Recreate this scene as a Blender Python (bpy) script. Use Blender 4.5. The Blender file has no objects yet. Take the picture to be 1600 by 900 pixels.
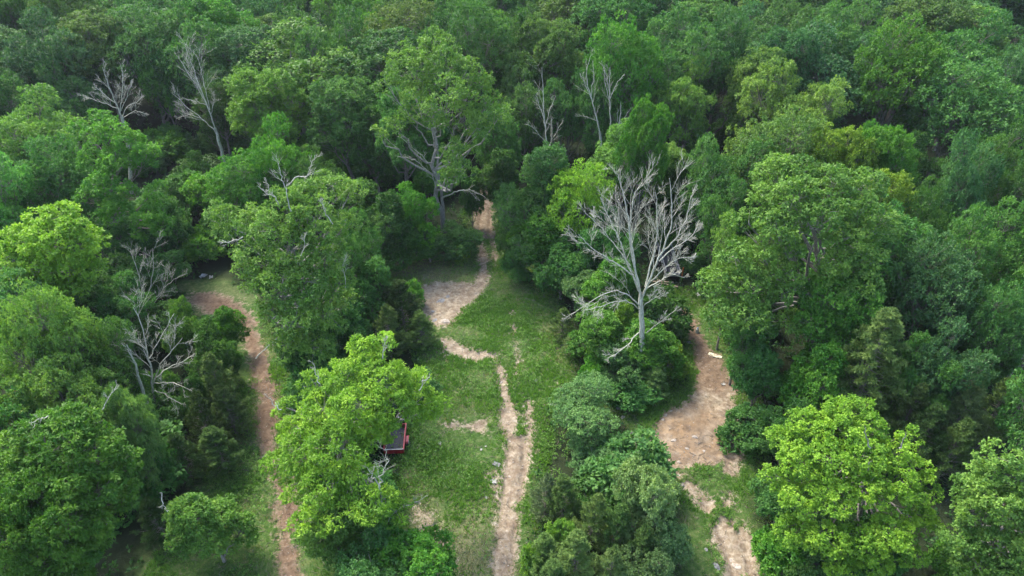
import bpy, math, random
import numpy as np
from mathutils import Vector

S = bpy.context.scene
C = S.collection
rng = np.random.default_rng(11)
random.seed(11)

# ------------------------------------------------------------------ camera
CAM_H, PITCH, F = 41.0, 35.0, 1066.7          # F: focal length in pixels of the 1600 px photograph
cam_d = bpy.data.cameras.new('camera')
cam_d.sensor_width = 36.0
cam_d.lens = 24.0
cam_d.clip_start = 0.5
cam_d.clip_end = 6000
cam = bpy.data.objects.new('camera', cam_d)
cam.location = (0, 0, CAM_H)
cam.rotation_euler = (math.radians(90 - PITCH), 0, 0)
C.objects.link(cam)
S.camera = cam

# ------------------------------------------------------------------ sky, sun, exposure
SUN_EL, SUN_AZ = 52.0, 318.0                  # azimuth: compass degrees, 0 = +Y, clockwise
w = bpy.data.worlds.new('World')
S.world = w
w.use_nodes = True
nt = w.node_tree
nt.nodes.clear()
sky = nt.nodes.new('ShaderNodeTexSky')
sky.sky_type = 'NISHITA'
sky.sun_disc = False
sky.sun_elevation = math.radians(SUN_EL)
sky.sun_rotation = math.radians(SUN_AZ)
sky.air_density = 1.0
sky.dust_density = 2.5
bg = nt.nodes.new('ShaderNodeBackground')
bg.inputs[1].default_value = 0.15
out = nt.nodes.new('ShaderNodeOutputWorld')
nt.links.new(sky.outputs[0], bg.inputs[0])
nt.links.new(bg.outputs[0], out.inputs[0])
sl = bpy.data.lights.new('sun', 'SUN')
sl.energy = 1.5
sl.angle = math.radians(18)
sl.color = (1.0, 0.95, 0.84)
so = bpy.data.objects.new('sun', sl)
a, e = math.radians(SUN_AZ), math.radians(SUN_EL)
sd = Vector((math.sin(a) * math.cos(e), math.cos(a) * math.cos(e), math.sin(e)))
so.rotation_euler = sd.to_track_quat('Z', 'Y').to_euler()
so.location = (0, 0, 80)
C.objects.link(so)
S.view_settings.view_transform = 'Standard'
S.view_settings.look = 'None'
S.view_settings.gamma = 1
S.view_settings.use_curve_mapping = False
S.view_settings.exposure = 1.95
S.render.engine = 'CYCLES'
S.cycles.max_bounces = 6
S.cycles.diffuse_bounces = 3
S.cycles.glossy_bounces = 2
S.cycles.transmission_bounces = 3
S.cycles.volume_bounces = 0

# ------------------------------------------------------------------ photograph pixels <-> places
cp, sp = math.cos(math.radians(PITCH)), math.sin(math.radians(PITCH))


def ray(px, py):
    x, y = (px - 800) / F, -(py - 450) / F
    return np.array([x, cp + sp * y, -sp + cp * y])


def at(px, py, z=0.0):
    d = ray(px, py)
    t = (z - CAM_H) / d[2]
    return np.array([d[0] * t, d[1] * t, z])


def at_y(px, py, Y):
    d = ray(px, py)
    t = Y / d[1]
    return np.array([d[0] * t, Y, CAM_H + d[2] * t])


def proj(p):
    x, y, z = p[0], p[1], p[2] - CAM_H
    dep = y * cp - z * sp
    up = y * sp + z * cp
    return 800 + F * x / dep, 450 - F * up / dep, dep


# ------------------------------------------------------------------ noise
_perm = np.random.default_rng(3).random((256, 256))


def vnoise(x, y):
    xi, yi = np.floor(x).astype(int), np.floor(y).astype(int)
    fx, fy = x - xi, y - yi
    fx, fy = fx * fx * (3 - 2 * fx), fy * fy * (3 - 2 * fy)
    g = lambda i, j: _perm[i & 255, j & 255]
    return (g(xi, yi) * (1 - fx) + g(xi + 1, yi) * fx) * (1 - fy) + (g(xi, yi + 1) * (1 - fx) + g(xi + 1, yi + 1) * fx) * fy


def fbm(x, y, s, o=4):
    r, a_, t = 0, 1.0, 0
    for k in range(o):
        r = r + a_ * vnoise(x / s * 2 ** k + 17.3 * k, y / s * 2 ** k + 5.1 * k)
        t += a_
        a_ *= 0.55
    return r / t


def sstep(a_, b_, x):
    t = np.clip((x - a_) / (b_ - a_), 0, 1)
    return t * t * (3 - 2 * t)


# ------------------------------------------------------------------ mesh helpers
def mesh_np(name, V, Fc, mat=None, smooth=False, **attrs):
    V = np.asarray(V, dtype=np.float32)
    Fc = np.asarray(Fc, dtype=np.int32)
    me = bpy.data.meshes.new(name)
    n, k = Fc.shape
    me.vertices.add(len(V))
    me.vertices.foreach_set('co', V.ravel())
    me.loops.add(n * k)
    me.loops.foreach_set('vertex_index', Fc.ravel())
    me.polygons.add(n)
    me.polygons.foreach_set('loop_start', np.arange(0, n * k, k, dtype=np.int32))
    me.polygons.foreach_set('loop_total', np.full(n, k, dtype=np.int32))
    if smooth:
        me.polygons.foreach_set('use_smooth', np.ones(n, dtype=bool))
    me.update(calc_edges=True)
    for a_, v in attrs.items():
        dom = 'FACE' if len(v) == n and len(v) != len(V) else 'POINT'
        at_ = me.attributes.new(a_, 'FLOAT', dom)
        at_.data.foreach_set('value', np.asarray(v, dtype=np.float32))
    if mat:
        me.materials.append(mat)
    return me


class Tubes:
    """Collects tapered tubes; build() gives one quad mesh."""

    def __init__(self):
        self.V, self.F, self.n = [], [], 0

    def add(self, pts, rad, sides=5):
        pts = np.asarray(pts, float)
        rad = np.asarray(rad, float)
        m = len(pts)
        tan = np.gradient(pts, axis=0)
        tan /= np.linalg.norm(tan, axis=1)[:, None] + 1e-9
        ref = np.array([0.31, 0.95, 0.05]) if abs(tan[0][1]) < 0.8 else np.array([1.0, 0.1, 0.0])
        u = np.cross(tan, ref)
        u /= np.linalg.norm(u, axis=1)[:, None] + 1e-9
        v = np.cross(tan, u)
        ang = np.arange(sides) * 2 * math.pi / sides
        ring = pts[:, None, :] + rad[:, None, None] * (np.cos(ang)[None, :, None] * u[:, None, :] + np.sin(ang)[None, :, None] * v[:, None, :])
        self.V.append(ring.reshape(-1, 3))
        i = np.arange(m - 1)[:, None] * sides
        j = np.arange(sides)[None, :]
        j2 = (j + 1) % sides
        f = np.stack([i + j, i + j2, i + sides + j2, i + sides + j], -1).reshape(-1, 4) + self.n
        self.F.append(f)
        self.n += m * sides

    def build(self, name, mat):
        return mesh_np(name, np.concatenate(self.V), np.concatenate(self.F), mat, smooth=True)


def nrm(v):
    return v / (np.linalg.norm(v, axis=-1, keepdims=True) + 1e-9)


def leaves(P, D, k, L, W, droop=0.25, spread=1.0, up=0.6, R=None):
    """k leaf faces in a star round each point P, opening along D."""
    R = R or rng
    n = len(P)
    P = np.repeat(P, k, 0)
    D = np.repeat(D, k, 0)
    N = n * k
    d = nrm(D * 0.55 + spread * R.normal(0, 0.75, (N, 3)) + np.array([0, 0, -droop]))
    l = L * R.uniform(0.6, 1.25, N)[:, None]
    wd = W * R.uniform(0.7, 1.2, N)[:, None]
    nn = D * 0.5 + np.array([0, 0, up]) + R.normal(0, 0.45, (N, 3))
    s = nrm(np.cross(d, nn))
    nn = nrm(np.cross(s, d))
    b = P + d * 0.03
    mid = b + d * l * 0.5 + nn * l * 0.08
    tip = b + d * l - nn * l * 0.12
    V = np.stack([b, mid + s * wd * 0.5, tip, mid - s * wd * 0.5], 1).reshape(-1, 3)
    Fc = np.arange(N * 4).reshape(-1, 4)
    return V, Fc


# ------------------------------------------------------------------ materials
def new_mat(name):
    m = bpy.data.materials.new(name)
    m.use_nodes = True
    t = m.node_tree
    t.nodes.clear()
    return m, t, t.nodes, t.links


def foliage_mat(name, rough=0.55, trans=0.35, spec=0.25):
    m, t, N, K = new_mat(name)
    info = N.new('ShaderNodeObjectInfo')
    at_ = N.new('ShaderNodeAttribute')
    at_.attribute_name = 'tint'
    # dark to light of the object's own leaf colour
    hsv = N.new('ShaderNodeHueSaturation')
    mr = N.new('ShaderNodeMapRange')
    mr.inputs[3].default_value, mr.inputs[4].default_value = 0.55, 1.6
    K.new(at_.outputs['Fac'], mr.inputs[0])
    K.new(mr.outputs[0], hsv.inputs['Value'])
    mh = N.new('ShaderNodeMapRange')
    mh.inputs[3].default_value, mh.inputs[4].default_value = 0.525, 0.478
    K.new(at_.outputs['Fac'], mh.inputs[0])
    K.new(mh.outputs[0], hsv.inputs['Hue'])
    K.new(info.outputs['Color'], hsv.inputs['Color'])
    p = N.new('ShaderNodeBsdfPrincipled')
    p.inputs['Roughness'].default_value = rough
    p.inputs['Specular IOR Level'].default_value = spec
    K.new(hsv.outputs[0], p.inputs['Base Color'])
    tr = N.new('ShaderNodeBsdfTranslucent')
    br = N.new('ShaderNodeMix')
    br.data_type = 'RGBA'
    br.blend_type = 'MULTIPLY'
    br.inputs[0].default_value = 1
    br.inputs[7].default_value = (1.2, 1.3, 0.6, 1)
    K.new(hsv.outputs[0], br.inputs[6])
    K.new(br.outputs[2], tr.inputs[0])
    mx = N.new('ShaderNodeMixShader')
    mx.inputs[0].default_value = trans
    K.new(p.outputs[0], mx.inputs[1])
    K.new(tr.outputs[0], mx.inputs[2])
    o = N.new('ShaderNodeOutputMaterial')
    K.new(mx.outputs[0], o.inputs[0])
    return m


def wood_mat(name, c0, c1, rough=0.85):
    m, t, N, K = new_mat(name)
    tc = N.new('ShaderNodeTexCoord')
    mp = N.new('ShaderNodeMapping')
    mp.inputs['Scale'].default_value = (6, 6, 1.2)
    ns = N.new('ShaderNodeTexNoise')
    ns.inputs['Scale'].default_value = 2.2
    ns.inputs['Detail'].default_value = 6
    rp = N.new('ShaderNodeValToRGB')
    rp.color_ramp.elements[0].position, rp.color_ramp.elements[1].position = 0.35, 0.65
    rp.color_ramp.elements[0].color = (*c0, 1)
    rp.color_ramp.elements[1].color = (*c1, 1)
    p = N.new('ShaderNodeBsdfPrincipled')
    p.inputs['Roughness'].default_value = rough
    bp = N.new('ShaderNodeBump')
    bp.inputs['Strength'].default_value = 0.5
    bp.inputs['Distance'].default_value = 0.03
    o = N.new('ShaderNodeOutputMaterial')
    K.new(tc.outputs['Object'], mp.inputs[0])
    K.new(mp.outputs[0], ns.inputs[0])
    K.new(ns.outputs[0], rp.inputs[0])
    K.new(rp.outputs[0], p.inputs['Base Color'])
    K.new(ns.outputs[0], bp.inputs['Height'])
    K.new(bp.outputs[0], p.inputs['Normal'])
    K.new(p.outputs[0], o.inputs[0])
    return m


def plain_mat(name, c0, c1=None, rough=0.6, metal=0.0, scale=3.0):
    m, t, N, K = new_mat(name)
    c1 = c1 or tuple(x * 0.6 for x in c0)
    tc = N.new('ShaderNodeTexCoord')
    ns = N.new('ShaderNodeTexNoise')
    ns.inputs['Scale'].default_value = scale
    ns.inputs['Detail'].default_value = 8
    rp = N.new('ShaderNodeValToRGB')
    rp.color_ramp.elements[0].position, rp.color_ramp.elements[1].position = 0.38, 0.62
    rp.color_ramp.elements[0].color = (*c1, 1)
    rp.color_ramp.elements[1].color = (*c0, 1)
    p = N.new('ShaderNodeBsdfPrincipled')
    p.inputs['Roughness'].default_value = rough
    p.inputs['Metallic'].default_value = metal
    o = N.new('ShaderNodeOutputMaterial')
    K.new(tc.outputs['Object'], ns.inputs[0])
    K.new(ns.outputs[0], rp.inputs[0])
    K.new(rp.outputs[0], p.inputs['Base Color'])
    K.new(p.outputs[0], o.inputs[0])
    return m


def earth_mat():
    m, t, N, K = new_mat('earth')
    geo = N.new('ShaderNodeNewGeometry')

    def attr(n):
        x = N.new('ShaderNodeAttribute')
        x.attribute_name = n
        return x.outputs['Fac']

    def noise(s, d=6, r=0.6):
        x = N.new('ShaderNodeTexNoise')
        x.inputs['Scale'].default_value = s
        x.inputs['Detail'].default_value = d
        x.inputs['Roughness'].default_value = r
        K.new(geo.outputs['Position'], x.inputs['Vector'])
        return x.outputs[0]

    def ramp(f, *st):
        x = N.new('ShaderNodeValToRGB')
        el = x.color_ramp.elements
        while len(el) < len(st):
            el.new(0.5)
        for e_, (p_, c_) in zip(el, st):
            e_.position = p_
            e_.color = (*c_, 1) if len(c_) == 3 else c_
        K.new(f, x.inputs[0])
        return x.outputs[0]

    def mix(f, a_, b_):
        x = N.new('ShaderNodeMix')
        x.data_type = 'RGBA'
        if isinstance(f, float):
            x.inputs[0].default_value = f
        else:
            K.new(f, x.inputs[0])
        for i_, v in ((6, a_), (7, b_)):
            if isinstance(v, tuple):
                x.inputs[i_].default_value = (*v, 1)
            else:
                K.new(v, x.inputs[i_])
        return x.outputs[2]

    def math_(op, a_, b_, cl=False):
        x = N.new('ShaderNodeMath')
        x.operation = op
        x.use_clamp = cl
        for i_, v in ((0, a_), (1, b_)):
            if isinstance(v, (int, float)):
                x.inputs[i_].default_value = v
            else:
                K.new(v, x.inputs[i_])
        return x.outputs[0]

    n1, n2, n3 = noise(0.55), noise(3.2), noise(14.0, 4, 0.7)
    tan_ = ramp(n2, (0.3, (0.19, 0.14, 0.098)), (0.5, (0.305, 0.250, 0.172)), (0.72, (0.44, 0.385, 0.31)))
    red_ = ramp(n2, (0.3, (0.08, 0.042, 0.026)), (0.55, (0.15, 0.092, 0.056)), (0.75, (0.24, 0.155, 0.10)))
    ochre = ramp(n1, (0.35, (0.34, 0.265, 0.185)), (0.65, (0.33, 0.20, 0.095)))
    tan_ = mix(math_('MULTIPLY', attr('ochre'), 0.75), tan_, ochre)
    dirt = mix(attr('red'), tan_, red_)
    n4 = noise(1.3, 5, 0.65)
    dirt = mix(ramp(n4, (0.42, (0, 0, 0)), (0.66, (0.75, 0.75, 0.75))), dirt, (0.15, 0.105, 0.072))
    dirt = mix(math_('MULTIPLY', attr('rut'), 0.55), dirt, (0.12, 0.08, 0.055))
    speck = ramp(n3, (0.30, (0.66, 0.62, 0.58)), (0.45, (1, 1, 1)), (0.60, (1, 1, 1)), (0.70, (1.2, 1.19, 1.17)))
    x = N.new('ShaderNodeMix')
    x.data_type = 'RGBA'
    x.blend_type = 'MULTIPLY'
    x.inputs[0].default_value = 0.85
    K.new(dirt, x.inputs[6])
    K.new(speck, x.inputs[7])
    dirt = x.outputs[2]
    grass = ramp(n2, (0.3, (0.035, 0.07, 0.016)), (0.5, (0.065, 0.12, 0.028)), (0.72, (0.15, 0.165, 0.065)))
    dry = ramp(n3, (0.35, (0.07, 0.10, 0.03)), (0.5, (0.19, 0.18, 0.09)), (0.7, (0.34, 0.29, 0.18)))
    grass = mix(attr('dry'), grass, dry)
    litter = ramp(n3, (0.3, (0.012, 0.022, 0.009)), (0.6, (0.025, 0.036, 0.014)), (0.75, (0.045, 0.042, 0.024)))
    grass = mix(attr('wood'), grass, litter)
    f = math_('ADD', attr('dirt'), math_('MULTIPLY', math_('SUBTRACT', n3, 0.5), 1.5))
    f = math_('ADD', f, math_('MULTIPLY', math_('SUBTRACT', n2, 0.5), 1.6))
    f = ramp(f, (0.40, (0, 0, 0)), (0.62, (1, 1, 1)))
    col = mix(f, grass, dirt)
    p = N.new('ShaderNodeBsdfPrincipled')
    p.inputs['Roughness'].default_value = 0.95
    p.inputs['Specular IOR Level'].default_value = 0.15
    bp = N.new('ShaderNodeBump')
    bp.inputs['Strength'].default_value = 0.9
    bp.inputs['Distance'].default_value = 0.06
    h = math_('ADD', n3, math_('MULTIPLY', n2, 1.5))
    K.new(h, bp.inputs['Height'])
    K.new(bp.outputs[0], p.inputs['Normal'])
    K.new(col, p.inputs['Base Color'])
    o = N.new('ShaderNodeOutputMaterial')
    K.new(p.outputs[0], o.inputs[0])
    return m


M_LEAF = foliage_mat('leaves')
M_NEEDLE = foliage_mat('needles', 0.7, 0.15, 0.15)
M_GRASS = foliage_mat('grass_blades', 0.7, 0.35, 0.15)
M_BARK = wood_mat('grey_brown_bark', (0.10, 0.085, 0.07), (0.26, 0.235, 0.20))
M_PALE = wood_mat('pale_grey_bark', (0.15, 0.14, 0.12), (0.34, 0.325, 0.285))
M_DEAD = wood_mat('weathered_dead_wood', (0.24, 0.235, 0.185), (0.55, 0.545, 0.44))
M_EARTH = earth_mat()
M_STONE = plain_mat('limestone', (0.40, 0.355, 0.30), (0.24, 0.20, 0.16), 0.9)
M_GREYSTONE = plain_mat('grey_rock', (0.24, 0.24, 0.235), (0.12, 0.115, 0.115), 0.9)
M_RED = plain_mat('red_paint', (0.36, 0.018, 0.03), (0.20, 0.012, 0.02), 0.45)
M_BLACK = plain_mat('dark_deck', (0.035, 0.038, 0.045), (0.015, 0.016, 0.02), 0.7)
M_TYRE = plain_mat('tyre_rubber', (0.03, 0.03, 0.03), (0.015, 0.015, 0.015), 0.85)
M_STEEL = plain_mat('dull_steel', (0.42, 0.43, 0.43), (0.25, 0.25, 0.24), 0.5, 0.3)
M_ORANGE = plain_mat('rusty_orange', (0.50, 0.17, 0.06), (0.32, 0.10, 0.04), 0.7)
M_BLUE = plain_mat('blue_plastic', (0.03, 0.24, 0.55), (0.02, 0.17, 0.42), 0.4)
M_WHITE = plain_mat('white_plastic', (0.44, 0.44, 0.41), (0.26, 0.25, 0.22), 0.7)
M_BOARD = plain_mat('pale_board', (0.68, 0.64, 0.48), (0.42, 0.38, 0.24), 0.8)
M_TIMBER = plain_mat('old_timber', (0.34, 0.27, 0.20), (0.20, 0.15, 0.11), 0.85)

# ------------------------------------------------------------------ ground, dirt tracks
W_ = lambda pts: np.array([at(x, y)[:2] for x, y in pts])


def seg_dist(P, A, B):
    d = B - A
    t = np.clip(((P - A) @ d) / (d @ d + 1e-9), 0, 1)
    return np.linalg.norm(P - (A + t[:, None] * d), axis=1), t


def poly_sd(P, poly):
    """signed distance, positive inside"""
    best = np.full(len(P), 1e9)
    inside = np.zeros(len(P), bool)
    n = len(poly)
    for i in range(n):
        A, B = poly[i], poly[(i + 1) % n]
        best = np.minimum(best, seg_dist(P, A, B)[0])
        c = ((A[1] > P[:, 1]) != (B[1] > P[:, 1]))
        xi = (B[0] - A[0]) * (P[:, 1] - A[1]) / (B[1] - A[1] + 1e-12) + A[0]
        inside ^= c & (P[:, 0] < xi)
    return np.where(inside, best, -best)


def path_sd(P, pts):
    """pts: (px, py, width px); positive inside"""
    best = np.full(len(P), -1e9)
    for (x0, y0, w0), (x1, y1, w1) in zip(pts[:-1], pts[1:]):
        A, B = at(x0, y0), at(x1, y1)
        w0, w1 = w0 * 1.02, w1 * 1.02
        r0, r1 = w0 / 2 * proj(A)[2] / F, w1 / 2 * proj(B)[2] / F
        d, t = seg_dist(P, A[:2], B[:2])
        best = np.maximum(best, r0 + (r1 - r0) * t - d)
    return best


MAIN = [[(784, 1000, 26), (785, 900, 28), (788, 850, 30), (795, 800, 34), (802, 760, 38), (808, 720, 44), (810, 690, 46)],
        [(800, 700, 26), (794, 650, 26), (790, 612, 24), (784, 588, 19), (776, 566, 16), (768, 552, 14)],
        [(822, 700, 26), (828, 660, 20), (826, 628, 12)],
        [(752, 445, 14), (757, 420, 15), (755, 398, 15), (748, 375, 16), (748, 330, 18), (752, 290, 18)],
        [(775, 415, 6), (772, 385, 12), (766, 360, 16), (765, 330, 16), (764, 290, 18)],
        [(757, 370, 24), (757, 330, 32), (760, 300, 30)]]
PATCH_A = [(645, 446), (690, 438), (742, 441), (756, 428), (764, 440), (748, 464), (730, 478), (716, 502), (690, 512), (668, 508), (655, 488), (640, 470)]
PATCH_B = [(684, 526), (705, 530), (745, 545), (782, 548), (776, 560), (742, 566), (722, 560), (702, 550), (690, 540)]
PATCH_C = [(686, 660), (722, 652), (760, 650), (766, 682), (735, 672), (692, 668)]
LEFT = [(300, 452), (335, 452), (372, 472), (402, 505), (418, 560), (436, 610), (432, 660), (430, 710), (448, 745), (476, 780), (480, 812), (462, 845), (474, 900), (476, 960), (436, 960),
        (437, 895), (430, 850), (432, 800), (418, 760), (405, 700), (400, 640), (394, 580), (378, 530), (345, 500), (300, 482)]
LEFT2 = [(446, 655, 18), (462, 690, 14), (470, 760, 18), (476, 800, 14)]
RIGHT = [(1050, 470), (1072, 478), (1092, 510), (1118, 545), (1138, 575), (1150, 610), (1162, 650), (1160, 700), (1146, 742), (1105, 734), (1078, 738), (1082, 765), (1060, 768), (1044, 735), (1038, 700),
         (1012, 680), (1020, 655), (1048, 632), (1074, 612), (1092, 590), (1086, 555), (1072, 520), (1050, 490)]
RIGHT2 = [(1080, 775), (1102, 768), (1118, 784), (1140, 768), (1160, 815), (1182, 850), (1188, 960), (1150, 960), (1138, 890), (1120, 850), (1108, 812), (1086, 800)]
SPOTS = [[(812, 600, 6), (808, 560, 4), (804, 520, 8), (798, 490, 4)], [(612, 752, 16), (600, 766, 12)], [(658, 800, 26), (676, 830, 24), (700, 880, 22)], [(868, 596, 14), (884, 606, 10)], [(935, 603, 18), (950, 606, 12)],
         [(952, 652, 10), (966, 668, 7)], [(962, 700, 10), (972, 714, 8)], [(940, 786, 22), (962, 792, 12)], [(772, 740, 8), (778, 770, 10)], [(690, 545, 8), (700, 570, 4)]]
GRASSY = [(870, 430, 0)]
CLEARING = [(598, 400), (735, 385), (736, 330), (790, 330), (800, 400), (850, 430), (880, 520), (900, 600), (960, 640), (1030, 625), (1075, 590), (1050, 460), (1075, 460), (1130, 520), (1165, 610), (1180, 700),
            (1165, 780), (1205, 900), (1210, 1000), (1080, 1000), (1060, 800), (985, 720), (985, 640), (850, 640), (830, 760), (810, 900), (800, 1000), (560, 1000), (640, 700), (690, 620), (650, 520), (600, 440)]
CLEAR_L = [(285, 440), (340, 435), (395, 470), (430, 540), (445, 620), (520, 760), (520, 1000), (200, 1000), (240, 850), (330, 740), (380, 680), (375, 600), (360, 520), (300, 480)]


def fields(P):
    x, y = P[:, 0], P[:, 1]
    rag = (fbm(x, y, 1.9) - 0.5) * 2.6 + (fbm(x + 40, y, 0.6, 3) - 0.5) * 1.3
    main = np.maximum.reduce([path_sd(P, q) for q in MAIN] + [poly_sd(P, W_(q)) for q in (PATCH_A, PATCH_B, PATCH_C)])
    left = np.maximum(poly_sd(P, W_(LEFT)), path_sd(P, LEFT2))
    right = np.maximum(poly_sd(P, W_(RIGHT)), poly_sd(P, W_(RIGHT2)))
    spots = np.maximum.reduce([path_sd(P, q) for q in SPOTS])
    f = lambda d, k=1.0: sstep(-0.85, 0.85, d + rag * k * 0.7)
    m, l, r, s = f(main, 0.6), f(left, 0.9), f(right, 0.9), f(spots, 1.2) * 0.75
    tuft = sstep(0.58, 0.68, fbm(x + 9, y + 3, 1.3))           # weeds that stand in the right hand dirt
    low = sstep(0, 1, poly_sd(P, W_([(1040, 715), (1165, 705), (1200, 1000), (1060, 1000)])) / 1.2)
    r = r * (1 - 0.8 * tuft * low)
    dirt = np.maximum.reduce([m, l, r, s])
    red = np.clip(l * 0.85 + f(poly_sd(P, W_([(1040, 455), (1080, 470), (1140, 560), (1150, 600), (1090, 610), (1060, 500)]))) * 0.7
                  + sstep(-1, 1, path_sd(P, [(785, 1000, 10), (790, 850, 10), (800, 740, 8), (790, 640, 8)])) * 0.22
                  + sstep(-1.5, 1, path_sd(P, [(757, 400, 30), (757, 300, 40)])) * 0.2, 0, 1)
    ochre = sstep(-1.5, 1.5, poly_sd(P, W_([(1010, 640), (1100, 630), (1150, 660), (1140, 720), (1050, 730)])))
    dry = np.clip(sstep(-2, 2, poly_sd(P, W_([(640, 740), (700, 820), (770, 760), (780, 1000), (640, 1000)]))) * 0.85
                  + sstep(-1.5, 1.5, poly_sd(P, W_([(600, 405), (735, 410), (745, 440), (640, 445)]))) * 0.55
                  + sstep(-1.5, 1.5, poly_sd(P, W_([(690, 560), (780, 580), (770, 660), (690, 650)]))) * 0.3
                  + sstep(0.55, 0.75, fbm(x, y + 70, 4.0)) * 0.4 - 0.1, 0, 1)
    cl = np.maximum(poly_sd(P, W_(CLEARING)), poly_sd(P, W_(CLEAR_L)))
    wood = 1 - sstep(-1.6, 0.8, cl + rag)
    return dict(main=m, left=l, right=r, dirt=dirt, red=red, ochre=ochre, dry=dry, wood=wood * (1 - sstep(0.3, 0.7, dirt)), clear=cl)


def axis(lo, hi, st, far):
    core = np.arange(lo, hi + 1e-6, st)
    g, s, o = [], st, 0
    while o < far:
        s *= 1.35
        o += s
        g.append(o)
    g = np.array(g)
    return np.concatenate([(lo - g)[::-1], core, hi + g])


def height(x, y, dirt=None):
    h = (fbm(x, y, 9.0) - 0.5) * 0.9 + (fbm(x + 5, y, 1.1, 3) - 0.5) * 0.16
    return h


gx, gy = axis(-26, 26, 0.16, 2500), axis(17, 92, 0.2, 2500)
XX, YY = np.meshgrid(gx, gy)
GP = np.stack([XX.ravel(), YY.ravel()], 1)
near = (np.abs(GP[:, 0]) < 60) & (GP[:, 1] > 5) & (GP[:, 1] < 130)
FL = {k: np.zeros(len(GP)) for k in ('main', 'left', 'right', 'dirt', 'red', 'ochre', 'dry', 'wood', 'clear')}
FL['wood'][:] = 1
for k, v in fields(GP[near]).items():
    FL[k][near] = v
HZ = height(GP[:, 0], GP[:, 1])
HZ *= 1 - np.clip(FL['dirt'], 0, 1) * 0.3
HZ -= FL['dirt'] * (0.10 + 0.12 * fbm(GP[:, 0], GP[:, 1], 0.5, 2))
RUT = np.zeros(len(GP))
for q_ in ([(784, 1000), (785, 900), (788, 850), (795, 800), (802, 760), (806, 720), (806, 690)], [(455, 1000), (452, 900), (446, 840), (440, 790), (424, 740), (418, 680), (416, 620), (405, 560), (388, 510)],
           [(1165, 960), (1160, 900), (1148, 850), (1120, 800), (1100, 760)], [(757, 400), (757, 360), (758, 320)]):
    w__ = W_(q_)
    dd = np.full(len(GP), 9.0)
    for A_, B_ in zip(w__[:-1], w__[1:]):
        dd[near] = np.minimum(dd[near], seg_dist(GP[near], A_, B_)[0])
    RUT = np.maximum(RUT, np.exp(-((dd - 0.62) / 0.2) ** 2))
HZ -= RUT * FL['dirt'] * (0.12 + 0.12 * fbm(GP[:, 0], GP[:, 1] + 8, 1.3, 2))
HZ += FL['dirt'] * (fbm(GP[:, 0] + 3, GP[:, 1], 0.42, 2) - 0.5) * 0.22
FL['rut'] = RUT * FL['dirt'] * sstep(0.3, 0.7, fbm(GP[:, 0], GP[:, 1] + 30, 1.1))
GV = np.column_stack([GP, HZ])
nx, ny = len(gx), len(gy)
ii = (np.arange(ny - 1)[:, None] * nx + np.arange(nx - 1)[None, :]).ravel()
GF = np.stack([ii, ii + 1, ii + nx + 1, ii + nx], 1)
fd = {k: FL[k][GF].mean(1) for k in ('main', 'left', 'right', 'dirt')}
lab = np.zeros(len(GF), int)
hard = fd['dirt'] > 0.5
which = np.argmax(np.stack([fd['main'], fd['left'], fd['right']]), 0)
lab[hard] = 1 + which[hard]
lab[hard & (np.maximum.reduce([fd['main'], fd['left'], fd['right']]) < 0.5)] = 0


def sub_sheet(name, sel):
    f = GF[sel]
    used, inv = np.unique(f, return_inverse=True)
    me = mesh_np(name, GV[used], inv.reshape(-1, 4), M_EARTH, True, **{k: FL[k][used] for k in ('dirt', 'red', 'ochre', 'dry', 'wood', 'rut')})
    o = bpy.data.objects.new(name, me)
    o['kind'] = 'structure'
    C.objects.link(o)
    return o


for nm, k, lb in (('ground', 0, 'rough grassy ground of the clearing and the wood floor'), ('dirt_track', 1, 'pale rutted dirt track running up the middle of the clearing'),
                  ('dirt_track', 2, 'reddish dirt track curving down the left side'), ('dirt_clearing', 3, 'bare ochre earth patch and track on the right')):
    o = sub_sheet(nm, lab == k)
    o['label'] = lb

_xi = lambda q, g: np.clip(np.searchsorted(g, q) - 1, 0, len(g) - 2)
HG = HZ.reshape(ny, nx)


def ground_z(x, y):
    x, y = np.atleast_1d(x).astype(float), np.atleast_1d(y).astype(float)
    i, j = _xi(x, gx), _xi(y, gy)
    fx, fy = (x - gx[i]) / (gx[i + 1] - gx[i]), (y - gy[j]) / (gy[j + 1] - gy[j])
    return (HG[j, i] * (1 - fx) + HG[j, i + 1] * fx) * (1 - fy) + (HG[j + 1, i] * (1 - fx) + HG[j + 1, i + 1] * fx) * fy


# ------------------------------------------------------------------ grass, weeds, wood-floor plants, gravel (stuff)
def stuff(name, me, label, col=None):
    o = bpy.data.objects.new(name, me)
    o['kind'] = 'stuff'
    o['label'] = label
    if col:
        o.color = (*col, 1)
    C.objects.link(o)
    return o


def scatter(n, x0, x1, y0, y1):
    return np.column_stack([rng.uniform(x0, x1, n), rng.uniform(y0, y1, n)])


def blades(P, hgt, wid, k, tint, lean=0.5):
    n = len(P)
    z = ground_z(P[:, 0], P[:, 1])
    B = np.repeat(np.column_stack([P, z - 0.02]), k, 0)
    N = n * k
    a_ = rng.uniform(0, 2 * math.pi, N)
    B[:, :2] += np.column_stack([np.cos(a_), np.sin(a_)]) * rng.uniform(0, 0.11, N)[:, None]
    h = np.repeat(hgt, k) * rng.uniform(0.55, 1.2, N)
    d = nrm(np.column_stack([np.cos(a_) * lean, np.sin(a_) * lean, np.ones(N)]) + rng.normal(0, 0.25, (N, 3)))
    s = nrm(np.cross(d, rng.normal(0, 1, (N, 3)))) * np.repeat(wid, k)[:, None]
    V = np.stack([B - s, B + s, B + d * h[:, None]], 1).reshape(-1, 3)
    tt = np.clip(np.repeat(tint, k) + rng.normal(0, 0.15, N), 0, 1)
    return V, np.arange(N * 3).reshape(-1, 3), tt


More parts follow.
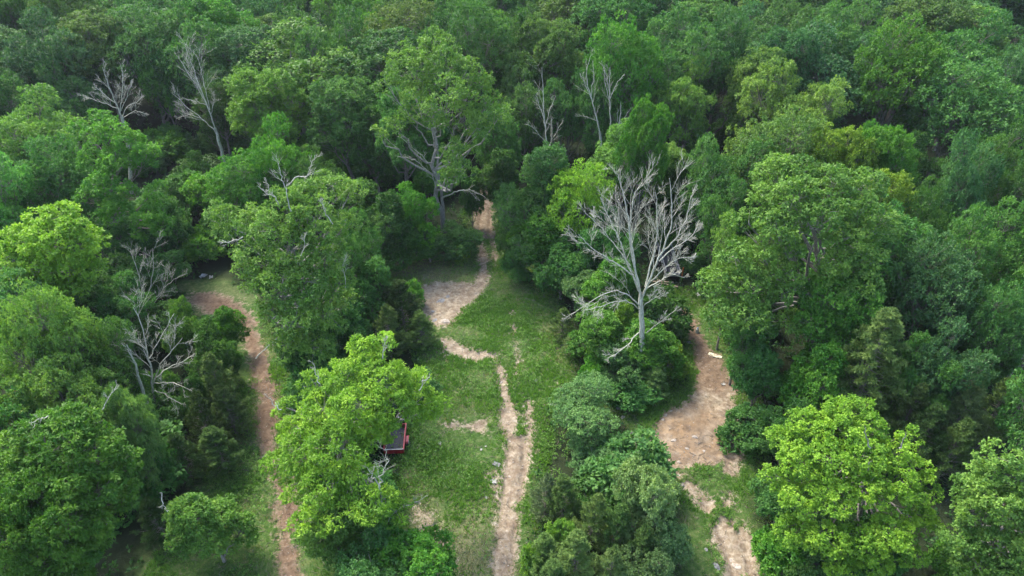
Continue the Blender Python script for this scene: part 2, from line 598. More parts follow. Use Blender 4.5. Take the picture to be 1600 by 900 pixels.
P = scatter(150000, -24, 24, 17, 84)
f = fields(P)
keep = (f['clear'] > -1.2) & (rng.random(len(P)) > sstep(0.35, 0.9, f['dirt'])) & (rng.random(len(P)) > f['dry'] * 0.72)
P = P[keep]
f = {k: v[keep] for k, v in f.items()}
lush = sstep(0.35, 0.7, fbm(P[:, 0], P[:, 1], 3.0))
V, Fc, tt = blades(P, 0.10 + 0.26 * lush * (1 - 0.6 * f['dry']), 0.022 + 0.02 * lush, 5, 0.30 + 0.35 * fbm(P[:, 0], P[:, 1], 2.2) + 0.25 * f['dry'])
me = mesh_np('grass', V, Fc, M_GRASS, False, tint=tt)
stuff('grass', me, 'short rough grass growing over the clearing', (0.138, 0.270, 0.050))
P = scatter(70000, -24, 24, 17, 84)
f = fields(P)
straw = np.clip(f['dry'] * 0.8 + sstep(0.58, 0.72, fbm(P[:, 0] + 50, P[:, 1], 1.7)) * 0.5 + sstep(0.15, 0.5, f['dirt']) * 0.35, 0, 1)
keep = (f['clear'] > -1) & (rng.random(len(P)) < straw) & (rng.random(len(P)) > sstep(0.5, 1.0, f['dirt']))
P = P[keep][:12000]
V, Fc, tt = blades(P, rng.uniform(0.12, 0.36, len(P)), np.full(len(P), 0.022), 4, rng.uniform(0.2, 0.8, len(P)), 0.8)
stuff('dry_grass', mesh_np('dry_grass', V, Fc, M_GRASS, False, tint=tt), 'straw-coloured dry grass among the green', (0.27, 0.245, 0.12))
# broad-leaved weeds in patches
P = scatter(60000, -26, 26, 17, 86)
f = fields(P)
patch = sstep(0.48, 0.66, fbm(P[:, 0] + 30, P[:, 1], 2.6))
keep = (f['clear'] > -2.5) & (f['dirt'] < 0.35) & (rng.random(len(P)) < patch * (1 - f['dry'] * 0.9))
P = P[keep][:16000]
z = ground_z(P[:, 0], P[:, 1])
Q = np.column_stack([P, z + rng.uniform(0.12, 0.5, len(P))])
V, Fc = leaves(Q, np.tile([0, 0, 1.0], (len(Q), 1)), 5, 0.14, 0.075, up=1.0)
me = mesh_np('weeds', V, Fc, M_LEAF, False, tint=np.clip(np.repeat(0.35 + 0.4 * fbm(P[:, 0], P[:, 1], 1.2), 5) + rng.normal(0, 0.12, len(Fc)), 0, 1))
stuff('weeds', me, 'leafy knee-high weeds in patches over the clearing', (0.115, 0.235, 0.042))
# low plants of the wood floor
P = scatter(46000, -75, 75, 14, 120)
f = fields(P)
keep = (f['clear'] < -0.3) & (f['dirt'] < 0.4) & (rng.random(len(P)) < sstep(0.3, 0.6, fbm(P[:, 0], P[:, 1], 4.0)) * 0.9 + 0.1)
P = P[keep][:19000]
Q = np.column_stack([P, ground_z(P[:, 0], P[:, 1]) + rng.uniform(0.2, 0.9, len(P))])
V, Fc = leaves(Q, np.tile([0, 0, 1.0], (len(Q), 1)), 6, 0.30, 0.17, up=1.0)
me = mesh_np('undergrowth', V, Fc, M_LEAF, False, tint=rng.uniform(0.1, 0.7, len(Fc)))
stuff('undergrowth', me, 'low leafy plants covering the wood floor', (0.04, 0.11, 0.022))


def pebble_mesh(P, size):
    t = (1 + 5 ** 0.5) / 2
    base = nrm(np.array([[0, 0, 1], [.9, 0, .1], [0, .9, .05], [-.9, 0, .1], [0, -.9, 0.05], [0, 0, -1.0]]))
    tri = np.array([[0, 1, 2], [0, 2, 3], [0, 3, 4], [0, 4, 1], [5, 2, 1], [5, 3, 2], [5, 4, 3], [5, 1, 4]])
    n = len(P)
    a_ = rng.uniform(0, 6.28, n)
    sc = size[:, None] * np.column_stack([rng.uniform(0.7, 1.4, n), rng.uniform(0.6, 1.1, n), rng.uniform(0.3, 0.6, n)])
    Vb = base[None] * sc[:, None, :] * rng.uniform(0.75, 1.25, (n, 6, 1))
    c_, s_ = np.cos(a_)[:, None], np.sin(a_)[:, None]
    X = Vb[..., 0] * c_ - Vb[..., 1] * s_
    Y = Vb[..., 0] * s_ + Vb[..., 1] * c_
    V = np.stack([X, Y, Vb[..., 2]], -1) + np.column_stack([P, ground_z(P[:, 0], P[:, 1])])[:, None, :]
    Fc = (tri[None] + (np.arange(n) * 6)[:, None, None]).reshape(-1, 3)
    return V.reshape(-1, 3), Fc


P = scatter(60000, -22, 22, 17, 75)
f = fields(P)
keep = (f['dirt'] > 0.5) & (rng.random(len(P)) < 0.25 + sstep(0.45, 0.7, fbm(P[:, 0], P[:, 1], 1.5)))
P = P[keep][:6000]
sz = 0.02 + 0.06 * rng.random(len(P)) ** 3
V, Fc = pebble_mesh(P, sz)
stuff('gravel', mesh_np('gravel', V, Fc, M_STONE), 'small pale stones strewn over the dirt tracks')

P = scatter(9000, -24, 24, 17, 84)
f = fields(P)
P = P[(f['clear'] > -1.5)][:2600]
TS = Tubes()
for (x, y) in P:
    a_ = rng.uniform(0, 6.28)
    l_ = rng.uniform(0.15, 0.7) ** 1.3
    e_ = (x + math.cos(a_) * l_, y + math.sin(a_) * l_)
    z0, z1 = ground_z([x, e_[0]], [y, e_[1]])
    TS.add([[x, y, z0 + 0.03], [(x + e_[0]) / 2 + rng.normal(0, 0.03), (y + e_[1]) / 2 + rng.normal(0, 0.03), (z0 + z1) / 2 + 0.07], [e_[0], e_[1], z1 + 0.03]], [0.02, 0.015, 0.008], 3)
stuff('fallen_twigs', TS.build('fallen_twigs', wood_mat('brown_twig', (0.10, 0.075, 0.05), (0.26, 0.22, 0.17))), 'broken twigs and dry stalks scattered over the clearing')

# ------------------------------------------------------------------ tree templates
def bez(a_, b_, c_, n):
    t = np.linspace(0, 1, n)[:, None]
    return (1 - t) ** 2 * a_ + 2 * t * (1 - t) * b_ + t ** 2 * c_


def fib(n, R, zmin=-1.0):
    i = np.arange(n) + 0.5
    z = 1 - (1 - zmin) * i / n
    ph = i * 2.39996 + R.uniform(0, 6.28)
    r = np.sqrt(np.clip(1 - z * z, 0, 1))
    return np.column_stack([r * np.cos(ph), r * np.sin(ph), z])


def broadleaf(name, seed, H, R, base=0.3, n_lobes=13, lobe=0.42, clump=0.75, sprays=16, k=7, L=0.26, W=0.15, gap=0.1, irr=0.22, flat=0.72, droop=0.25, pointed=0.0, trunk_r=None, lobes=None, bark=None, rise=0.45):
    G = np.random.default_rng(seed)
    hz = H * (1 - base) / 2
    cz = H * base + hz
    D = nrm(fib(n_lobes, G, -0.75) + G.normal(0, 0.2, (n_lobes, 3)))
    rad = G.uniform(0.5, 0.72, n_lobes) + G.normal(0, irr * 0.4, n_lobes)
    LC = D * rad[:, None] * np.array([R, R, hz])
    shr = 1 - pointed * np.clip(LC[:, 2] / hz, -0.3, 1)
    LC[:, :2] *= shr[:, None]
    LC = np.vstack([LC, [[0, 0, 0.1 * hz]]])
    LR = np.concatenate([lobe * R * G.uniform(0.7, 1.2, n_lobes) * (0.6 + 0.4 * shr), [lobe * R]])
    LC[:, 2] += cz
    LC[:, 2] = np.minimum(LC[:, 2], H - LR * 0.8)
    if lobes is not None:
        LC, LR = lobes[:, :3].copy(), lobes[:, 3].copy() * G.uniform(0.88, 1.1, len(lobes))
    CP, CD, CL = [], [], []
    for i in range(len(LC)):
        n = int(max(5, 4 * math.pi * LR[i] ** 2 / (2.1 * clump ** 2)))
        d = nrm(fib(n, G, -0.7) + G.normal(0, 0.18, (n, 3)))
        p = LC[i] + d * LR[i] * G.uniform(0.72, 1.12, n)[:, None] * np.array([1, 1, 0.85])
        dist = np.linalg.norm((p[:, None, :] - LC[None]) / (LR[None, :, None] * 0.8), axis=2)
        dist[:, i] = 9
        ok = (dist.min(1) > 0.85) & (G.random(n) > gap) & (p[:, 2] > H * base * 0.6)
        CP.append(p[ok]); CD.append(d[ok]); CL.append(np.full(ok.sum(), i))
    CP, CD, CL = np.concatenate(CP), np.concatenate(CD), np.concatenate(CL)
    nC = len(CP)
    cr = clump * G.uniform(0.6, 1.25, nC)
    sd_ = nrm(G.normal(0, 1, (nC, sprays, 3)) + CD[:, None, :] * 0.5 + np.array([0, 0, 0.55]))
    sp_ = CP[:, None, :] + sd_ * (cr[:, None] * G.uniform(0.55, 1.05, (nC, sprays)))[..., None] * np.array([1, 1, flat])
    lobe_t = G.uniform(-0.14, 0.14, len(LC))[CL]
    tint = np.repeat(lobe_t, sprays * k) + np.repeat(G.uniform(0.0, 0.9, nC), sprays * k) * 0.5 + np.repeat(G.random(nC * sprays), k) * 0.3 + G.random(nC * sprays * k) * 0.2 + 0.08
    V, Fc = leaves(sp_.reshape(-1, 3), sd_.reshape(-1, 3), k, L, W, droop=droop, R=G)
    crown = mesh_np(name + '_crown', V, Fc, M_LEAF, False, tint=tint)
    # wood
    T = Tubes()
    tr = trunk_r or 0.014 * H + 0.03
    top = np.array([G.normal(0, 0.05) * H, G.normal(0, 0.05) * H, H * 0.8])
    if lobes is not None:
        hi = LC[LC[:, 2] > np.median(LC[:, 2])].mean(0)
        top = np.array([hi[0], hi[1], H * 0.82])
    tp = bez(np.zeros(3), np.array([G.normal(0, 0.04) * H, G.normal(0, 0.04) * H, H * 0.4]), top, 9)
    tp[1:-1] += G.normal(0, 0.008 * H, (7, 3))
    trr = tr * np.linspace(1, 0.22, 9)
    trr[0] *= 1.35
    tp[0][2] = -0.4
    T.add(tp, trr, 8)
    for i in range(len(LC)):
        c = LC[i]
        hd = math.hypot(c[0], c[1])
        zs = np.clip(c[2] - 0.9 * hd - 0.1 * H, H * base * 0.55, H * 0.7)
        if lobes is not None:
            zs = np.clip(c[2] - rise * hd - 0.05 * H, H * 0.25, H * 0.8)
        kk = np.interp(zs, tp[:, 2], np.arange(9))
        s0 = np.array([np.interp(kk, np.arange(9), tp[:, j]) for j in range(3)])
        r0 = np.interp(kk, np.arange(9), trr) * 0.6
        mid = s0 * 0.45 + c * 0.55 + np.array([c[0] * 0.12, c[1] * 0.12, -0.05 * H])
        lp = bez(s0, mid, c, 7)
        lp[1:-1] += G.normal(0, 0.012 * H, (5, 3))
        lr = np.linspace(r0, r0 * 0.35, 7)
        T.add(lp, lr, 6)
        for q in np.nonzero(CL == i)[0]:
            s_ = lp[G.integers(3, 7)]
            e_ = CP[q]
            T.add(bez(s_, (s_ + e_) / 2 + np.array([0, 0, -0.12]) + G.normal(0, 0.12, 3), e_ + CD[q] * cr[q] * 0.4, 4), np.linspace(r0 * 0.28, 0.012, 4), 3)
    wood = T.build(name + '_trunk', bark or M_BARK)
    return dict(H=H, R=R, crown=crown, trunk=wood, aspect=H / R)


def cedar(name, seed, H, R, nb=85, k=6, lean=0.5, L=0.24, W=0.042, spr=34, full=0.75, flare=1.0):
    G = np.random.default_rng(seed)
    T = Tubes()
    T.add([[0, 0, -0.3], [0.03, 0, H * 0.35], [0, 0.04, H * 0.7], [0.02, 0, H * 0.97]], [0.02 * H + 0.03, 0.014 * H, 0.007 * H, 0.008], 7)
    SP, SD, ST = [], [], []
    for b in range(nb):
        u = (b + G.random()) / nb
        z = H * (0.06 + 0.9 * u ** 1.0)
        rr = R * (1 - z / H) ** 0.95 * (0.55 + 0.45 * min(1, z / (0.25 * H))) * G.uniform(0.7, 1.15) * 1.1 + 0.06
        a_ = b * 2.39996 + G.normal(0, 0.3)
        d = np.array([math.cos(a_), math.sin(a_), 0])
        rise = lean * rr * G.uniform(0.5, 1.4)
        e_ = np.array([0, 0, z]) + d * rr + np.array([0, 0, rise])
        m_ = np.array([0, 0, z]) + d * rr * 0.6 + np.array([0, 0, -0.02 * rr])
        bp = bez(np.array([0, 0, z]), m_, e_, 5)
        T.add(bp, np.linspace(0.02 + 0.012 * rr, 0.006, 5), 3)
        t = G.uniform(0.28, 1.0, spr) ** 0.7
        q = np.column_stack([np.interp(t * 4, np.arange(5), bp[:, j]) for j in range(3)])
        off = G.normal(0, 1, (spr, 3)) * (0.04 + 0.085 * rr * (1.1 - t))[:, None]
        off[:, 2] *= 0.55
        SP.append(q + off)
        SD.append(nrm(np.tile(d * 0.9 + np.array([0, 0, 0.5]), (spr, 1)) + off * 0.8))
        ST.append(np.full(spr, G.uniform(0, 1)))
    SP, SD, ST = np.concatenate(SP), np.concatenate(SD), np.concatenate(ST)
    V, Fc = leaves(SP, SD, k, L, W, droop=-0.1, spread=0.55, R=G)
    tint = np.repeat(ST, k) * 0.4 + np.repeat(G.random(len(SP)), k) * 0.3 + G.random(len(Fc)) * 0.3
    return dict(H=H, R=R, crown=mesh_np(name + '_crown', V, Fc, M_NEEDLE, False, tint=tint), trunk=T.build(name + '_trunk', M_BARK), aspect=H / R)


def grow(T, G, p, d, length, r, depth, up=0.25, ang=0.65, kids=4, wig=0.12, sides=5, rmin=0.008):
    n = max(3, int(length / 0.45) + 2)
    pts = [np.array(p, float)]
    d = np.array(d, float)
    for i in range(n):
        d = nrm(d + G.normal(0, wig, 3) + np.array([0, 0, up * 0.12]))
        pts.append(pts[-1] + d * length / n)
    pts = np.array(pts)
    rr = np.linspace(r, max(rmin * 0.5, r * 0.2), len(pts))
    T.add(pts, rr, sides)
    if depth > 0:
        spawn(T, G, pts, rr, depth, up, ang, kids, wig, rmin, length)


def spawn(T, G, pts, rr, depth, up, ang, kids, wig, rmin, length, t0=0.25):
    for c in range(kids):
        t = t0 + (1 - t0) * (c + G.random() * 0.8 + 0.2) / kids
        i = min(len(pts) - 2, max(1, int(t * (len(pts) - 1))))
        q = pts[i]
        td = nrm(pts[i + 1] - pts[i - 1])
        side = nrm(np.cross(td, G.normal(0, 1, 3)))
        nd = nrm(td * math.cos(ang) + side * math.sin(ang) * G.uniform(0.7, 1.3) + np.array([0, 0, up * 0.4]))
        grow(T, G, q, nd, length * G.uniform(0.42, 0.8) * (1.15 - 0.5 * t), max(rmin, rr[i] * 0.42), depth - 1, up, ang * 0.9, max(3, kids - 1), wig * 0.95, 4 if depth > 2 else 3, rmin)


def bare(name, seed, H, R, stems=5, depth=3, kids=6, fork=0.35, lean=(0, 0), rmin=0.01, up=0.35):
    """bare crown on a trunk that divides at fork * H"""
    G = np.random.default_rng(seed)
    T = Tubes()
    r0 = 0.014 * H + 0.03
    fp = np.array([lean[0] * fork * H, lean[1] * fork * H, fork * H])
    tp = bez(np.array([0, 0, -0.3]), fp * 0.5 + G.normal(0, 0.02 * H, 3), fp, 6)
    T.add(tp, np.linspace(r0 * 1.25, r0 * 0.85, 6), 7)
    for i in range(stems):
        a_ = i * 6.283 / stems + G.normal(0, 0.4)
        s_ = R * G.uniform(0.35, 1.0) * (0.15 if i == 0 else 1)
        e_ = np.array([lean[0] * H + math.cos(a_) * s_, lean[1] * H + math.sin(a_) * s_, H * G.uniform(0.78, 1.0)])
        m_ = fp * 0.5 + e_ * 0.5 + np.array([math.cos(a_) * s_ * 0.15, math.sin(a_) * s_ * 0.15, 0])
        pts = bez(fp, m_, e_, 10)
        pts[1:-1] += G.normal(0, 0.012 * H, (8, 3))
        rr = np.linspace(r0 * 0.6, 0.018, 10)
        T.add(pts, rr, 6)
        spawn(T, G, pts, rr, depth - 1, up, 0.6, kids, 0.13, rmin, np.linalg.norm(e_ - fp) * 0.6, 0.12)
    return T.build(name, M_DEAD)


TPL = {
    'dome': [broadleaf('dome_a', 1, 14, 6, 0.22, 14, 0.36, clump=0.8, irr=0.35, sprays=13, k=6, L=0.29), broadleaf('dome_b', 2, 14, 6.2, 0.25, 12, 0.36, clump=0.85, irr=0.5, sprays=14, k=6, L=0.29), broadleaf('dome_c', 3, 13, 5.6, 0.2, 14, 0.33, clump=0.75, irr=0.45, sprays=13, k=6, L=0.28)],
    'tall': [broadleaf('tall_a', 4, 18, 5, 0.28, 16, 0.42, pointed=0.25, sprays=16), broadleaf('tall_b', 5, 18, 4.6, 0.25, 18, 0.40, pointed=0.4, irr=0.3, sprays=16),
             broadleaf('tall_c', 6, 19, 5.4, 0.3, 14, 0.38, irr=0.45, gap=0.15, clump=0.7, sprays=16)],
    'layer': [broadleaf('layer_a', 9, 12, 6, 0.12, 18, 0.32, clump=0.75, gap=0.15, flat=0.4, sprays=18, L=0.3, W=0.11, droop=0.5, irr=0.35), broadleaf('layer_b', 10, 12, 5.2, 0.15, 15, 0.36, clump=0.7, flat=0.42, sprays=17, L=0.26, W=0.12, droop=0.4, irr=0.4)],
    'small': [broadleaf('small_a', 12, 8, 3.2, 0.08, 9, 0.40, clump=0.55, sprays=13, irr=0.4, L=0.24, W=0.14), broadleaf('small_b', 13, 8, 3.0, 0.1, 9, 0.42, clump=0.5, sprays=16, irr=0.4, L=0.22, W=0.12, gap=0.2, pointed=0.3),
              broadleaf('small_c', 14, 7, 3.4, 0.05, 10, 0.36, clump=0.5, flat=0.45, sprays=13, droop=0.45, irr=0.35, L=0.22, W=0.12)],
    'bush': [broadleaf('bush_a', 15, 3, 1.9, 0.0, 7, 0.5, clump=0.42, sprays=14, L=0.2, W=0.12), broadleaf('bush_b', 16, 3.2, 1.6, 0.0, 6, 0.5, clump=0.4, sprays=12, irr=0.5, L=0.2, W=0.11, pointed=0.3),
             broadleaf('bush_c', 17, 2.6, 2.0, 0.0, 8, 0.42, clump=0.4, sprays=12, flat=0.5, irr=0.4, L=0.22, W=0.13)],
    'cedar': [cedar('cedar_a', 21, 7, 2.2), cedar('cedar_b', 22, 6.5, 1.8, nb=75, lean=0.8), cedar('cedar_c', 23, 6, 2.3, nb=80, lean=0.35)],
    'bigcedar': [cedar('bigcedar_a', 24, 13, 4.3, nb=130, lean=0.22, spr=60, L=0.30, W=0.055, flare=1.2)],
}
for k_, v_ in TPL.items():
    print(k_, [(len(t['crown'].polygons), len(t['trunk'].polygons)) for t in v_])

COL = {  # leaf colours
    'mid': ((0.068, 0.180, 0.038), 'mid-green'), 'lime': ((0.165, 0.315, 0.028), 'bright lime-green'), 'light': ((0.120, 0.235, 0.040), 'light green'),
    'blue': ((0.060, 0.160, 0.050), 'blue-green'), 'dark': ((0.053, 0.137, 0.025), 'dark green'), 'olive': ((0.096, 0.183, 0.037), 'olive-green'),
    'yel': ((0.141, 0.246, 0.026), 'yellow-green'), 'grey': ((0.118, 0.215, 0.065), 'greyish green'), 'pale': ((0.157, 0.261, 0.084), 'pale silvery green'), 'warm': ((0.075, 0.180, 0.019), 'deep leaf-green'), 'soft': ((0.130, 0.267, 0.040), 'soft yellow-green'), 'fresh': ((0.078, 0.218, 0.023), 'fresh green'),
    'ced': ((0.082, 0.142, 0.034), 'dark olive'), 'cedl': ((0.125, 0.200, 0.050), 'olive'), 'cedg': ((0.136, 0.207, 0.075), 'grey-green'), 'cedb': ((0.047, 0.093, 0.021), 'very dark'),
}
THINGS = []          # every plant: empty, kind word, colour word, projected place; labels are written at the end
_used = {}


def empty(name, loc, rz=0.0):
    o = bpy.data.objects.new(name, None)
    o.empty_display_size = 0.5
    o.location = loc
    o.rotation_euler = (0, 0, rz)
    C.objects.link(o)
    return o


def child(name, me, par):
    o = bpy.data.objects.new(name, me)
    o.parent = par
    C.objects.link(o)
    return o


def plant(kind, X, Y, H, R, col, label=None, rz=None, var=None, tilt=0.0):
    fam = TPL[kind]
    if var is None:
        i = _used.get(kind, 0)
        _used[kind] = i + 1
        t = fam[i % len(fam)]
    else:
        t = fam[var]
    name = {'bush': 'shrub', 'small': 'young_tree', 'cedar': 'cedar_tree', 'bigcedar': 'cedar_tree'}.get(kind, 'broadleaf_tree')
    rz = rng.uniform(0, 6.28) if rz is None else rz
    o = empty(name, (X, Y, float(ground_z(X, Y)[0]) - 0.05), rz)
    o.rotation_euler = (rng.normal(0, 0.03), rng.normal(0, 0.03) + tilt, rz)
    o.scale = (R / t['R'], R / t['R'] * rng.uniform(0.94, 1.06), H / t['H'])
    base, word = COL[col]
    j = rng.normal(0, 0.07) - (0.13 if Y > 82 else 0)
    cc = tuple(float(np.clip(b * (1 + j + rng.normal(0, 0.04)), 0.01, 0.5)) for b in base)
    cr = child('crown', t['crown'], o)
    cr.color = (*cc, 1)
    child('trunk', t['trunk'], o)
    o['category'] = {'bush': 'shrub'}.get(kind, 'tree')
    q = proj((X, Y, H * 0.7))
    THINGS.append((o, {'bush': 'shrub', 'small': 'young broadleaf tree', 'cedar': 'cedar', 'bigcedar': 'cedar'}.get(kind, 'broadleaf tree'), word, q[0], q[1], label))
    return o


def tree(kind, px, ytop, wpx, H, col, label=None, **kw):
    """place by the photo position of the crown's top; width in photo pixels"""
    if ytop < 45 and H > 16.5:
        H *= 1.10
    top = at(px, ytop, H * 0.97)
    dep = proj((top[0], top[1], H * 0.7))[2]
    return plant(kind, top[0], top[1], H, wpx / 2 * dep / F * (1.04 if ytop < 60 and H > 13 else 0.92 if ytop < 150 else 0.87), col, label, **kw)


